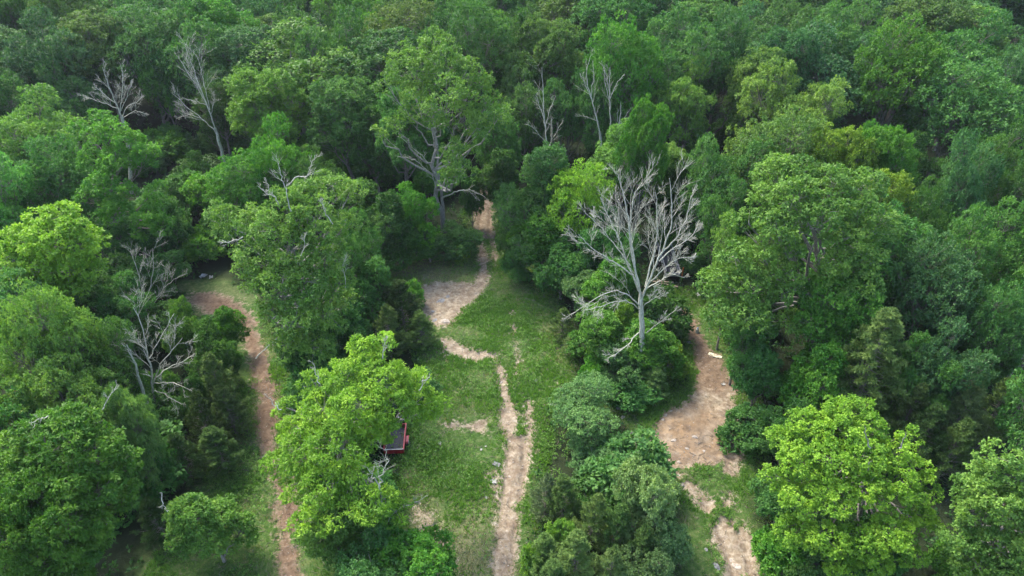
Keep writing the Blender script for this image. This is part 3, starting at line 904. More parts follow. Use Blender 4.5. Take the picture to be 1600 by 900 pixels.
# kind, px, ytop, width px, height m, colour, label
LIST = [
    # front and middle right
    
    
    ('bush', 1540, 868, 120, 4, 'fresh', None), ('small', 1235, 745, 110, 5.5, 'mid', None), ('bush', 1185, 640, 90, 3.5, 'mid', None),
    ('small', 1198, 545, 105, 7, 'mid', None), ('small', 1245, 640, 100, 6, 'dark', None), ('small', 1300, 830, 160, 4, 'mid', None), ('bush', 1232, 850, 100, 3, 'fresh', None), ('bush', 1168, 560, 60, 2.5, 'fresh', None),
    ('bigcedar', 1395, 486, 235, 12.5, 'cedl', 'tall shaggy olive cedar above the lime-green tree'),
    ('small', 1290, 540, 110, 9, 'fresh', None), ('small', 1470, 540, 110, 10, 'mid', None),
    ('cedar', 1535, 598, 115, 8, 'cedg', 'grey-green wispy cedar near the right edge'), ('cedar', 1470, 640, 100, 7, 'cedb', None), ('cedar', 1510, 660, 110, 6.5, 'ced', None), ('cedar', 1585, 590, 90, 7, 'ced', None),
    ('cedar', 1440, 600, 80, 7.5, 'ced', None), ('cedar', 1550, 655, 80, 5.5, 'ced', None),
    
    ('dome', 1395, 325, 215, 15, 'mid', None), ('dome', 1165, 345, 120, 14, 'light', None), ('dome', 1180, 440, 130, 11, 'mid', None), ('tall', 1330, 430, 150, 13, 'fresh', None),
    ('dome', 1490, 390, 170, 14, 'blue', 'pale blue-green rounded tree right of the big broad tree'), ('dome', 1580, 330, 160, 15, 'mid', None), ('dome', 1500, 510, 140, 11.5, 'blue', None), ('dome', 1585, 455, 120, 12, 'mid', None),
    ('tall', 1410, 265, 120, 16.5, 'yel', 'yellowish green tree standing behind the very broad light green tree'), ('dome', 1480, 290, 120, 15, 'dark', None), ('dome', 1540, 215, 130, 17, 'blue', None),
    ('dome', 1240, 185, 190, 17, 'olive', None), ('tall', 1330, 190, 120, 17.5, 'yel', None), ('tall', 1400, 180, 110, 18, 'fresh', None), ('dome', 1130, 215, 140, 15, 'mid', None), ('dome', 1140, 285, 100, 13, 'mid', None),
    ('small', 1560, 520, 90, 8, 'dark', None),
    # centre: shrubs round the dead tree, right wall of the path
    ('tall', 985, 195, 135, 14, 'light', 'light green tree standing right behind the big dead tree'), ('tall', 1010, 152, 90, 18.5, 'fresh', None), ('tall', 1048, 218, 90, 11.5, 'light', None),
    ('tall', 855, 222, 120, 14, 'mid', None), ('dome', 905, 262, 140, 12.5, 'lime', 'yellowish green tree between the path and the dead tree'), ('dome', 820, 290, 110, 10.5, 'mid', None), ('small', 850, 330, 110, 8.5, 'fresh', None),
    ('small', 935, 335, 120, 9, 'mid', None), ('small', 880, 385, 90, 6.5, 'mid', None), ('small', 960, 400, 110, 8, 'fresh', None), ('small', 972, 350, 75, 9.5, 'mid', None), ('small', 915, 420, 80, 5.5, 'grey', None),
    ('small', 800, 345, 70, 6.5, 'dark', None), ('small', 812, 385, 60, 4.5, 'mid', None),
    ('small', 945, 480, 110, 6, 'fresh', None), ('small', 1020, 505, 120, 6, 'fresh', 'leafy green thicket wrapped round the base of the dead tree'), ('small', 985, 540, 120, 4.5, 'mid', None), ('small', 1008, 512, 85, 5.2, 'fresh', None), ('cedar', 960, 500, 80, 4.6, 'ced', None), ('cedar', 1025, 575, 70, 3.2, 'cedl', None),
    ('small', 985, 472, 62, 6.2, 'yel', None), ('bush', 1045, 535, 58, 3.4, 'yel', None), ('bush', 930, 560, 55, 3, 'fresh', None), ('cedar', 880, 480, 60, 3.5, 'ced', None), ('cedar', 895, 520, 50, 2.5, 'cedl', None), ('bush', 990, 605, 90, 2, 'mid', None),
    # middle bottom
    ('dome', 914, 603, 158, 6.3, 'grey', 'rounded grey-green tree right of the main track'), ('small', 930, 690, 110, 3.8, 'grey', None), ('small', 1018, 715, 115, 8.5, 'pale', 'small pale tree with whitish leaf tips in the lower middle'), ('small', 1050, 825, 105, 4.5, 'grey', None), ('small', 1000, 868, 110, 4.6, 'grey', None),
    ('cedar', 885, 745, 85, 5.5, 'ced', None), ('cedar', 853, 742, 75, 4.8, 'cedg', None), ('cedar', 925, 775, 95, 6, 'cedl', None), ('cedar', 905, 835, 110, 6.5, 'cedl', None), ('cedar', 960, 860, 110, 6, 'cedl', None), ('cedar', 965, 790, 90, 5.5, 'ced', None),
    ('cedar', 856, 838, 90, 4.8, 'cedl', None), ('cedar', 1010, 830, 90, 5, 'ced', None), ('bush', 880, 818, 58, 4.2, 'soft', None), ('bush', 842, 856, 56, 3.4, 'soft', None), ('cedar', 870, 880, 110, 5, 'ced', None),
    # front left
    ('small', 640, 835, 150, 6.5, 'fresh', None), ('small', 525, 775, 130, 7.5, 'light', None), ('small', 580, 850, 150, 7, 'mid', None), ('small', 505, 660, 110, 9, 'light', None),
    ('small', 312, 782, 140, 6.5, 'soft', 'small light green tree in the grass left of the red dirt track'),
    ('layer', 20, 740, 240, 12, 'warm', None), ('layer', 55, 555, 200, 12.5, 'light', None), ('small', 190, 668, 100, 8, 'mid', None), ('layer', 170, 600, 110, 12, 'grey', None),
    ('dome', 40, 455, 170, 15, 'light', None), ('dome', 130, 500, 150, 11, 'dark', None), 
    ('dome', 30, 148, 190, 16, 'light', None), ('dome', 60, 230, 170, 14, 'mid', None), ('small', 240, 300, 90, 9, 'mid', None), ('small', 200, 330, 110, 7, 'mid', None),
    ('small', 160, 440, 120, 8, 'mid', None), ('small', 275, 480, 70, 6.5, 'fresh', None), ('small', 348, 483, 60, 5, 'fresh', None), ('small', 345, 540, 60, 4.2, 'mid', None), ('small', 320, 515, 80, 7, 'dark', None),
    ('cedar', 330, 555, 95, 7.5, 'ced', None), ('cedar', 305, 620, 90, 6.5, 'cedb', None), ('cedar', 345, 600, 90, 5.5, 'ced', None), ('cedar', 330, 670, 90, 4.5, 'ced', None), ('cedar', 270, 680, 90, 5, 'cedb', None), ('small', 292, 585, 60, 6, 'dark', None),
    ('small', 245, 395, 90, 5, 'mid', None), ('small', 100, 440, 110, 9, 'dark', None), ('cedar', 230, 780, 90, 4, 'cedb', None),
    # centre left group
    ('dome', 545, 335, 110, 11, 'mid', None), ('small', 500, 430, 130, 9, 'mid', None), ('small', 560, 400, 110, 8.5, 'mid', None), ('small', 465, 480, 90, 8, 'mid', None),
    ('cedar', 625, 440, 95, 6.5, 'cedb', None), ('cedar', 600, 480, 90, 6, 'ced', None), ('cedar', 655, 490, 80, 4, 'ced', None), ('cedar', 590, 420, 90, 7, 'cedb', None), ('small', 480, 500, 110, 7, 'mid', None), ('small', 540, 490, 90, 6, 'mid', None), ('bush', 635, 440, 50, 3, 'fresh', None),
    ('dome', 420, 190, 150, 15, 'fresh', None), ('dome', 380, 240, 150, 12, 'fresh', None), ('small', 330, 260, 110, 9, 'fresh', None), ('small', 600, 300, 90, 9.5, 'dark', None), ('small', 638, 288, 98, 9.2, 'fresh', 'fresh green leafy mound under the tall tree by the path'), ('small', 720, 355, 70, 4, 'mid', None),
    ('small', 668, 358, 90, 4.2, 'mid', None), ('small', 625, 355, 90, 5, 'dark', None), ('bush', 720, 375, 26, 2.6, 'lime', None), ('dome', 480, 240, 120, 12, 'dark', None), ('small', 540, 270, 100, 9, 'dark', None),
    
    ('tall', 620, 130, 110, 17, 'mid', None), ('tall', 530, 110, 130, 17, 'mid', None), ('dome', 450, 45, 230, 18, 'light', 'huge soft green crown left of the tallest tree'), ('tall', 575, 160, 90, 14, 'dark', None), ('tall', 395, 100, 130, 17, 'light', None),
    ('dome', 770, 160, 100, 13, 'mid', None), ('dome', 820, 120, 110, 14, 'mid', None), ('small', 780, 230, 90, 10, 'dark', None), ('dome', 890, 110, 100, 14.5, 'mid', None), ('dome', 940, 120, 90, 14, 'mid', None), ('small', 735, 262, 40, 8, 'dark', None),
    ('dome', 243, 88, 72, 13, 'fresh', 'small round green tree between the two bare grey trees'),
    # back rows
    ('dome', 45, 20, 150, 18, 'blue', None), ('tall', 125, 8, 120, 18, 'olive', None), ('dome', 205, 20, 140, 17, 'mid', None), ('dome', 290, 15, 140, 17, 'mid', None), ('tall', 330, -10, 110, 18, 'fresh', None), ('dome', 520, 15, 130, 18, 'mid', None),
    ('dome', 625, 0, 150, 18, 'olive', None), ('dome', 720, 5, 150, 18.5, 'mid', None), ('dome', 800, 10, 110, 18, 'dark', None), ('tall', 870, 25, 110, 18, 'olive', 'olive tree standing forward of the back row above the pale snags'),
    ('dome', 975, 35, 130, 18.5, 'fresh', None), ('tall', 985, 65, 110, 16, 'fresh', None), ('dome', 1060, 30, 140, 18, 'mid', None), ('dome', 1080, 95, 130, 16, 'light', None), ('dome', 1140, 20, 120, 18, 'mid', None), ('tall', 1190, 68, 110, 18, 'light', None),
    ('dome', 1260, 110, 160, 17, 'light', 'rounded light green crown in front of the dark blue-green oak'), ('dome', 1320, 45, 190, 19, 'blue', 'dark blue-green oak-like crown in the upper right'), ('tall', 1240, 35, 100, 18, 'blue', None), ('dome', 1430, 40, 150, 18.5, 'fresh', None),
    ('dome', 1340, 5, 130, 18, 'mid', None), ('tall', 1455, -20, 130, 19, 'olive', None), ('dome', 1540, 20, 140, 18, 'mid', None), ('dome', 1520, 95, 190, 17.5, 'mid', 'very wide dense green crown in the upper right'), ('dome', 1600, 70, 130, 17, 'blue', None),
    ('dome', 100, 90, 130, 15, 'mid', None), ('dome', 330, 130, 90, 12, 'dark', None), ('dome', 20, 90, 110, 14, 'dark', None),
    ('dome', 1590, 190, 120, 15, 'dark', None), ('dome', 1600, 260, 110, 14, 'dark', None), ('small', 1070, 250, 80, 10, 'dark', None), ('small', 1440, 380, 90, 9, 'dark', None),
    ('small', 1440, 235, 90, 9, 'dark', None), ('small', 285, 268, 80, 7, 'dark', None), ('small', 1425, 205, 80, 11, 'dark', None), ('small', 300, 240, 60, 7, 'dark', None),
    # beyond the left and right edges of the view
    ('dome', -60, 250, 200, 16, 'mid', None), ('dome', -80, 420, 220, 14, 'mid', None), ('dome', -120, 620, 260, 13, 'mid', None), ('dome', 1690, 380, 200, 15, 'mid', None), ('dome', 1740, 560, 220, 14, 'mid', None), ('dome', -70, 90, 160, 17, 'mid', None), ('dome', 1690, 180, 170, 16, 'mid', None),
]

HERO = [
    # name label, colour, foot (photo), height, leaf params, lobes (px, py, metres up, radius px)
    ('large ragged lime-green tree overhanging the red trailer', 'lime', (548, 775), 14.5, dict(clump=0.58, k=8, L=0.23, W=0.08, sprays=20, gap=0.25, flat=0.6, droop=0.4, trunk_r=0.28, bark=M_PALE, rise=0.05),
     [(562, 545, 13, 16), (598, 535, 13.3, 14), (575, 565, 12.3, 26), (535, 590, 11.5, 30), (600, 595, 11.5, 36), (640, 600, 10.5, 24), (492, 598, 10.5, 22), (505, 640, 10, 36), (558, 640, 11, 42), (612, 630, 10.5, 34),
      (657, 632, 9, 27), (682, 636, 8.5, 15), (447, 637, 8.5, 14), (462, 665, 8.5, 22), (475, 705, 8.5, 34), (530, 700, 9.5, 42), (572, 670, 9.5, 26), (440, 722, 7.5, 20), (460, 758, 7, 24), (510, 755, 8, 34), (562, 745, 8.5, 22),
      (588, 790, 7.5, 30), (618, 800, 6.5, 20), (604, 664, 8.6, 20), (596, 686, 7.8, 14), (545, 805, 7, 26), (490, 810, 6.5, 32)]),
    ('ragged light green tree with bare grey limbs left of centre', 'light', (457, 565), 18, dict(clump=0.66, k=7, L=0.25, W=0.11, sprays=17, gap=0.22, flat=0.65, trunk_r=0.3, bark=M_PALE, rise=0.7),
     [(345, 335, 15, 20), (352, 362, 14, 16), (400, 350, 15, 28), (440, 310, 17, 20), (470, 300, 17.3, 24), (520, 290, 16.5, 24), (547, 300, 15.5, 16), (430, 360, 15.5, 32), (490, 340, 16, 34), (540, 350, 14, 24), (460, 390, 14, 36),
      (400, 405, 13, 28), (510, 400, 13, 32), (402, 440, 11.5, 20), (434, 445, 12, 32), (480, 440, 12, 32), (530, 440, 11, 22), (425, 485, 10, 20), (460, 500, 10, 32), (510, 490, 9.5, 26), (452, 540, 8, 22), (490, 545, 7.5, 26), (545, 470, 8, 16)]),
    ('tallest tree, pale green with long bare trunk beside the path', 'light', (694, 362), 22.5, dict(clump=0.8, k=7, L=0.30, W=0.14, sprays=14, gap=0.32, trunk_r=0.33, bark=M_PALE, rise=0.8),
     [(650, 75, 21.5, 20), (680, 65, 22, 22), (640, 110, 20, 28), (690, 100, 20.5, 30), (730, 110, 20, 20), (610, 100, 19.5, 12), (600, 125, 18.5, 18), (745, 130, 18.5, 26), (700, 150, 18.5, 32), (650, 150, 18, 26), (760, 160, 17, 22),
      (782, 180, 16, 16), (720, 185, 16, 26), (680, 190, 15.5, 16), (620, 195, 15, 14), (745, 200, 15, 20), (708, 235, 13.5, 20), (718, 265, 12, 18), (700, 278, 11.5, 12), (590, 205, 14, 10), (735, 235, 13, 12), (640, 180, 15.5, 14)]),
    ('very broad light green tree with pale forked trunk right of the dead tree', 'light', (1262, 520), 18.5, dict(clump=0.7, k=7, L=0.26, W=0.14, sprays=17, gap=0.12, trunk_r=0.36, bark=M_PALE, rise=0.8),
     [(1215, 270, 17.5, 26), (1250, 265, 18, 22), (1300, 285, 17.5, 28), (1350, 290, 16.5, 26), (1195, 310, 16.5, 24), (1240, 312, 17, 30), (1290, 332, 16.5, 30), (1340, 330, 16, 26), (1170, 350, 15, 24), (1215, 355, 15.5, 28), (1325, 372, 14.5, 28),
      (1372, 350, 15, 24), (1148, 400, 13, 26), (1190, 400, 13.5, 22), (1236, 390, 13.5, 16), (1305, 410, 13, 20), (1350, 405, 13, 26), (1118, 442, 11, 24), (1165, 440, 11.5, 24), (1222, 460, 10.5, 20), (1305, 450, 11, 22), (1125, 490, 9.5, 24),
      (1175, 490, 9.5, 24), (1345, 445, 11.5, 26), (1235, 505, 8, 18), (1305, 500, 8.5, 22), (1205, 430, 12, 16), (1238, 428, 12, 17), (1292, 425, 11.5, 17)]),
    ('bright lime-green broad round tree at the lower right', 'lime', (1343, 790), 11, dict(clump=0.5, k=8, L=0.165, W=0.11, sprays=20, gap=0.16, flat=0.65, trunk_r=0.2),
     [(1305, 640, 10.5, 18), (1345, 635, 10.3, 14), (1265, 660, 9.5, 24), (1310, 670, 10, 28), (1360, 665, 9.8, 18), (1420, 680, 9, 12), (1225, 682, 8.5, 20), (1400, 705, 9, 24), (1350, 710, 9.5, 32), (1300, 720, 9, 32), (1250, 720, 8.5, 32),
      (1440, 722, 8, 14), (1440, 762, 7, 22), (1400, 760, 8, 32), (1355, 765, 8, 28), (1300, 775, 7.5, 32), (1250, 780, 7, 28), (1213, 745, 7, 18), (1240, 830, 5, 24), (1290, 840, 5.5, 30), (1345, 845, 5.5, 26), (1390, 835, 6, 32),
      (1440, 812, 5.5, 22), (1365, 878, 4, 24), (1310, 882, 3.5, 24), (1420, 862, 4.5, 22)]),
    ('bright yellow-green rounded tree at the left edge', 'lime', (85, 480), 15, dict(clump=0.65, k=7, L=0.26, W=0.15, sprays=15, gap=0.1, trunk_r=0.22),
     [(95, 335, 14.5, 22), (60, 345, 14, 20), (112, 357, 14, 18), (38, 377, 13, 24), (80, 375, 13.5, 30), (125, 388, 12.5, 24), (150, 372, 12, 10), (18, 402, 12, 20), (60, 415, 11.5, 28), (105, 425, 11, 28), (142, 415, 11, 18), (20, 440, 10.5, 22), (75, 455, 9.5, 24), (125, 442, 9.5, 16)]),
    ('tall fresh green tree with visible trunk near the left', 'fresh', (199, 388), 16.3, dict(clump=0.7, k=7, L=0.28, W=0.15, sprays=15, gap=0.15, trunk_r=0.24),
     [(160, 190, 15.5, 14), (165, 212, 15, 22), (125, 206, 14.5, 15), (200, 217, 15, 22), (230, 237, 14, 16), (180, 250, 13.5, 22), (140, 247, 13, 20), (222, 250, 13, 14), (160, 287, 12, 20), (138, 306, 10.5, 16), (192, 300, 11, 16), (243, 297, 11, 15),
      (180, 330, 9.5, 22), (230, 335, 9, 20), (215, 362, 7, 14), (255, 355, 7.5, 14), (150, 345, 8, 14)]),
    ('light green oak-like tree cut by the right edge at bottom', 'light', (1572, 880), 12, dict(clump=0.55, k=8, L=0.19, W=0.115, sprays=22, gap=0.15, trunk_r=0.25),
     [(1560, 715, 11.5, 20), (1592, 735, 11, 24), (1540, 747, 10, 20), (1505, 762, 8.5, 18), (1560, 780, 9.5, 32), (1605, 790, 9.5, 30), (1520, 800, 8, 26), (1500, 842, 6.5, 22), (1558, 850, 7, 28), (1612, 850, 7.5, 34), (1530, 885, 5, 28), (1590, 905, 5, 34), (1650, 800, 8, 34), (1640, 740, 9, 26)]),
    ('big spreading mid-green tree filling the lower left corner', 'warm', (105, 880), 13, dict(clump=0.62, k=8, L=0.24, W=0.10, sprays=20, gap=0.2, flat=0.42, droop=0.5, trunk_r=0.3),
     [(120, 652, 12.5, 22), (60, 667, 12, 28), (160, 657, 12, 18), (100, 690, 12, 32), (28, 702, 11, 30), (150, 702, 11, 28), (190, 722, 9.5, 20), (60, 740, 10.5, 34), (110, 750, 10.5, 32), (160, 762, 9.5, 28), (12, 762, 9.5, 32), (60, 800, 8.5, 34),
      (110, 812, 8.5, 28), (168, 812, 7.5, 24), (200, 772, 8, 16), (18, 842, 7, 34), (75, 852, 7, 32), (130, 862, 6, 28), (95, 902, 4.5, 30), (30, 905, 5, 36), (-30, 720, 10, 36), (-30, 800, 8, 36)]),
]


def hero_tree(label, col, foot, H, par, lobes, seed):
    b = at(*foot)
    gz = float(ground_z(b[0], b[1])[0])
    L_ = []
    for px, py, z, r in lobes:
        q = at(px, py, z)
        L_.append((q[0] - b[0], q[1] - b[1], z - gz, r * proj(q)[2] / F * 0.92))
    t = broadleaf('hero', seed, H, 5, 0.15, lobes=np.array(L_), **par)
    o = empty('broadleaf_tree', (b[0], b[1], gz))
    cr = child('crown', t['crown'], o)
    cr.color = (*COL[col][0], 1)
    child('trunk', t['trunk'], o)
    o['category'] = 'tree'
    q = proj((b[0], b[1], H * 0.7))
    THINGS.append((o, 'broadleaf tree', COL[col][1], q[0], q[1], label))


for i_, h_ in enumerate(HERO):
    hero_tree(*h_, seed=100 + i_)
for t_ in LIST:
    tree(*t_[:6], label=t_[6])
PX = np.array([(o.location.x, o.location.y) for o, *_ in THINGS])

for q_ in ((205, 300), (362, 290), (858, 330), (942, 300), (300, 260)):
    PX = np.vstack([PX, at(*q_)[:2]])
KEEP = [at(x_, y_)[:2] for x_, y_ in ((205, 300), (215, 330), (362, 290), (340, 320), (858, 330), (942, 300), (962, 300))]

# the wood goes on behind: trees on a loose grid wherever the listed ones leave room
cand = []
for gy_ in np.arange(88, 156, 4.5):
    for gx_ in np.arange(-110, 111, 5.5):
        cand.append((gx_ + rng.normal(0, 1.4), gy_ + rng.normal(0, 1.4)))
for (x, y) in cand:
    if abs(x) > 0.80 * y + 6:
        continue
    q = proj((x, y, 17))
    if PX.size and np.min(np.hypot(PX[:, 0] - x, PX[:, 1] - y)) < 8.6:
        continue
    if y < 92 and abs(q[0] - 760) < 50:
        continue
    if min(math.hypot(k_[0] - x, k_[1] - y) for k_ in KEEP) < 10.5:
        continue
    H = rng.uniform(14, 20.5)
    plant(rng.choice(['dome', 'tall', 'dome', 'tall', 'layer'][:5]), x, y, H, rng.uniform(5.6, 7.6), rng.choice(['mid', 'mid', 'fresh', 'blue', 'olive', 'light', 'dark']))
    PX = np.vstack([PX, [x, y]])
# understorey shrubs in the gaps of the wood
P = scatter(2600, -55, 55, 17, 96)
f = fields(P)
got = [tuple(p) for p in PX]
n_sh = 0
for (x, y), c_, d_ in zip(P, f['clear'], f['dirt']):
    if n_sh >= 150:
        break
    if c_ > -1.3 or d_ > 0.1 or abs(x) > 0.80 * y + 3:
        continue
    q = proj((x, y, 1.5))
    if q[1] > 960 or q[1] < 150:
        continue
    if abs(x - 13.8) < 3.2 and 54 < y < 70:
        continue
    if min(math.hypot(a_ - x, b_ - y) for a_, b_ in got) < 2.1:
        continue
    H = rng.uniform(2.2, 4.8)
    plant('bush', x, y, H, H * rng.uniform(0.5, 0.75), rng.choice(['mid', 'mid', 'dark', 'fresh', 'dark']))
    got.append((x, y))
    n_sh += 1
for m_ in bpy.data.meshes:
    if len(m_.polygons) > 20000:
        print(m_.name, len(m_.polygons))


# ------------------------------------------------------------------ dead trees
def guided(name, label, base, stems, seed, trunk=None, r0=0.25, depth=2, kids=5, up=0.3, twig=0.5, mat=None, group=None, rmin=0.009):
    """base: photo pixel of the foot; stems: lists of (px, py, metres nearer or farther) in photo pixels, grown at the tree's own distance"""
    G = np.random.default_rng(seed)
    b = at(*base)
    gz = float(ground_z(b[0], b[1])[0])
    o = empty('dead_tree', (b[0], b[1], gz))
    conv = lambda l: np.array([at_y(x, y, b[1] + dy) - np.array([b[0], b[1], gz]) for x, y, dy in l])

    def fine(p, n=4):
        t = np.linspace(0, len(p) - 1, (len(p) - 1) * n + 1)
        q = np.column_stack([np.interp(t, np.arange(len(p)), p[:, j]) for j in range(3)])
        for _ in range(2):
            q[1:-1] = (q[:-2] + 2 * q[1:-1] + q[2:]) / 4
        q[1:-1] += G.normal(0, 0.04, q[1:-1].shape)
        return q
    T = Tubes()
    if trunk:
        tp = fine(conv(trunk))
        tp[0] = (0, 0, -0.3)
        T.add(tp, np.linspace(r0 * 1.2, r0 * 0.8, len(tp)), 8)
        child('trunk', T.build('dead_trunk', M_DEAD), o)
    for st in stems:
        T = Tubes()
        rs = st[0] * 0.72
        p = fine(conv(st[1:]))
        ln = np.linalg.norm(np.diff(p, axis=0), axis=1).sum()
        rr = np.linspace(rs, max(0.02, rs * 0.15), len(p))
        T.add(p, rr, 6)
        spawn(T, G, p, rr, depth, up, 0.62, kids, 0.12, rmin, ln * twig, 0.2)
        child('branch', T.build('dead_branch', M_DEAD), o)
    o['label'], o['category'] = label, 'dead tree'
    o['group'] = 'bare dead trees'
    q = proj((b[0], b[1], gz + 8))
    return o


guided('hero', 'largest bare dead tree, silvery grey, standing in a leafy thicket right of centre', (1004, 598), [
    (0.13, (1001, 462, 0), (992, 415, 0.3), (985, 370, 0.5), (980, 330, 0.8), (972, 295, 1), (966, 272, 1)),
    (0.10, (1000, 468, 0), (994, 430, -0.4), (984, 385, -0.8), (983, 345, -1), (990, 305, -1.2), (1004, 285, -1.2)),
    (0.10, (998, 455, 0), (978, 405, 0.2), (966, 370, 0.3), (948, 335, 0.5), (938, 308, 0.6)),
    (0.13, (1005, 462, 0), (1018, 430, -0.4), (1034, 395, -0.8), (1048, 360, -1.2), (1050, 320, -1.5), (1046, 278, -1.5)),
    (0.09, (1008, 448, 0), (1020, 405, 0.6), (1026, 365, 1), (1026, 325, 1.2), (1024, 300, 1.3)),
    (0.09, (1034, 395, -0.8), (1055, 375, -1), (1072, 345, -1.2), (1080, 305, -1.4)),
    (0.07, (1030, 408, -0.6), (1055, 385, -0.5), (1080, 372, -0.5), (1092, 350, -0.5)),
    (0.08, (1012, 445, 0), (1035, 422, -1), (1060, 402, -1.5), (1088, 400, -2)),
    (0.07, (1006, 455, 0), (1028, 440, 1), (1048, 428, 1.5), (1070, 434, 2)),
    (0.09, (990, 430, 0), (965, 412, -0.6), (940, 398, -1), (918, 382, -1.2), (904, 366, -1.2)),
    (0.07, (985, 415, 0), (958, 378, 0.8), (935, 352, 1.2), (912, 330, 1.5)),
    (0.08, (1001, 480, 0), (985, 462, -1), (960, 452, -1.6), (925, 470, -2.2), (890, 492, -2.6)),
    (0.06, (1001, 485, 0), (978, 468, -1.6), (945, 476, -2.4), (915, 484, -2.8)),
    (0.06, (1006, 478, 0), (1020, 466, -1.4), (1036, 458, -1.8)),
    (0.07, (998, 520, 0), (982, 538, -1.2), (965, 552, -2), (948, 560, -2.4)),
    (0.06, (1010, 520, 0), (1035, 500, -1.2), (1056, 484, -1.6)),
], 41, trunk=[(1004, 598, 0), (1002, 550, 0), (1003, 510, 0), (1002, 480, 0), (1002, 458, 0)], r0=0.22, depth=3, kids=7, up=0.4, twig=0.40, rmin=0.009)
guided('leaner', 'thick bare trunk leaning left with no twigs near its foot, beside dark cedars', (243, 680), [
    (0.25, (243, 678, 0), (232, 640, 0), (218, 595, 0), (208, 560, 0), (198, 538, 0)),
    (0.05, (208, 560, 0), (200, 548, 0), (190, 536, 0))], 42, r0=0.16, depth=1, kids=4, twig=0.18)
guided('spread', 'silvery dead tree with wide flat bare twigs left of the red track', (243, 660), [
    (0.12, (241, 620, 0), (236, 575, 0), (228, 545, 0), (222, 505, 0), (208, 480, 0)),
    (0.07, (240, 600, 0), (250, 570, -0.4), (268, 548, -0.8), (285, 528, -1)), (0.07, (240, 596, 0), (262, 574, 0.4), (288, 565, 0.8), (304, 552, 1)),
    (0.06, (238, 590, 0), (215, 582, 0), (190, 588, -0.3)), (0.06, (233, 560, 0), (250, 530, 0.3), (272, 490, 0.8)), (0.06, (241, 598, 0), (270, 598, -1), (300, 610, -1.5)), (0.06, (230, 550, 0), (214, 530, 0), (196, 518, 0)),
    (0.06, (242, 610, 0), (262, 618, -1.5), (284, 632, -2))], 43, trunk=[(243, 660, 0), (242, 640, 0), (241, 618, 0)], r0=0.16, depth=3, kids=6)
guided('fan', 'grey bare tree spreading like a fan above the silvery dead tree', (232, 500), [
    (0.09, (227, 482, 0), (222, 450, 0), (212, 415, 0), (205, 395, 0)), (0.07, (226, 478, 0), (236, 445, 0), (240, 410, 0), (238, 388, 0)), (0.06, (228, 482, 0), (248, 460, 0), (266, 440, 0), (285, 430, 0)),
    (0.06, (226, 480, 0), (206, 455, 0), (186, 438, 0)), (0.05, (230, 482, 0), (245, 470, 0.4), (258, 450, 0.4), (262, 425, 0.6))], 44, trunk=[(232, 500, 0), (229, 490, 0), (227, 480, 0)], r0=0.13, depth=3, kids=6)
guided('leftback', 'wide grey bare tree behind the tall fresh green tree at left', (205, 300), [
    (0.10, (190, 182, 0), (180, 160, 0), (170, 135, 0), (160, 105, 0)), (0.08, (188, 178, 0), (190, 150, 0), (192, 125, 0), (190, 108, 0)), (0.07, (186, 170, 0), (165, 162, 0), (145, 155, 0), (130, 150, 0)),
    (0.07, (190, 182, 0), (200, 165, 0), (215, 160, 0), (224, 150, 0)), (0.07, (184, 165, 0), (165, 148, 0), (148, 135, 0)), (0.06, (188, 175, 0), (198, 150, 0), (206, 125, 0)), (0.06, (192, 184, 0), (212, 172, 0), (228, 178, 0))],
    45, trunk=[(205, 300, 0), (202, 240, 0), (198, 205, 0), (190, 182, 0)], r0=0.2, depth=3, kids=6)
guided('leanback', 'tall leaning bare grey tree with feathery twigs in the dark gap, upper left', (362, 290), [
    (0.12, (336, 200, 0), (322, 160, 0), (308, 125, 0), (298, 95, 0), (290, 75, 0)), (0.07, (330, 180, 0), (316, 150, 0), (295, 115, 0), (278, 90, 0)), (0.07, (328, 172, 0), (318, 130, 0), (312, 100, 0), (302, 78, 0)),
    (0.08, (337, 205, 0), (315, 185, 0), (290, 165, 0), (268, 145, 0)), (0.05, (325, 165, 0), (310, 160, 0), (285, 152, 0)), (0.05, (330, 178, 0), (334, 160, 0), (333, 142, 0)), (0.05, (315, 185, 0), (295, 178, 0), (275, 185, 0))],
    46, trunk=[(362, 290, 0), (350, 250, 0), (342, 220, 0), (336, 200, 0)], r0=0.2, depth=3, kids=6)
guided('snag', 'slim pointed pale snag with twiggy top above the path wall', (858, 330), [
    (0.13, (856, 240, 0), (852, 200, 0), (849, 160, 0), (847, 105, 0)), (0.06, (852, 200, 0), (858, 175, 0), (868, 150, 0)), (0.06, (850, 185, 0), (840, 160, 0), (838, 145, 0)), (0.05, (855, 225, 0), (838, 205, 0), (822, 190, 0)), (0.05, (856, 230, 0), (870, 205, 0), (880, 188, 0)), (0.05, (857, 235, 0), (864, 210, 0), (862, 185, 0))],
    47, trunk=[(858, 330, 0), (857, 280, 0), (856, 240, 0)], r0=0.2, depth=2, kids=6, twig=0.4)
guided('snag2', 'pale bare snag leaning left behind the light green trees', (942, 300), [
    (0.13, (937, 206, 0), (930, 175, 0), (922, 150, 0), (915, 118, 0), (922, 90, 0)), (0.05, (935, 190, 0), (918, 182, 0), (898, 181, 0)), (0.05, (924, 155, 0), (914, 130, 0), (906, 115, 0)), (0.05, (924, 150, 0), (928, 120, 0), (926, 95, 0))],
    48, trunk=[(942, 300, 0), (940, 250, 0), (937, 206, 0)], r0=0.18, depth=2, kids=6, twig=0.35)
guided('snag3', 'straight pale bare snag with forked top, middle of three', (955, 300), [
    (0.12, (954, 205, 0), (953, 175, 0), (952, 140, 0), (953, 105, 0)), (0.06, (953, 160, 0), (946, 135, 0), (943, 105, 0)), (0.06, (953, 155, 0), (962, 130, 0), (976, 116, 0)), (0.05, (952, 145, 0), (948, 120, 0), (940, 95, 0))],
    49, trunk=[(955, 300, 0), (955, 250, 0), (954, 205, 0)], r0=0.18, depth=2, kids=6, twig=0.35)
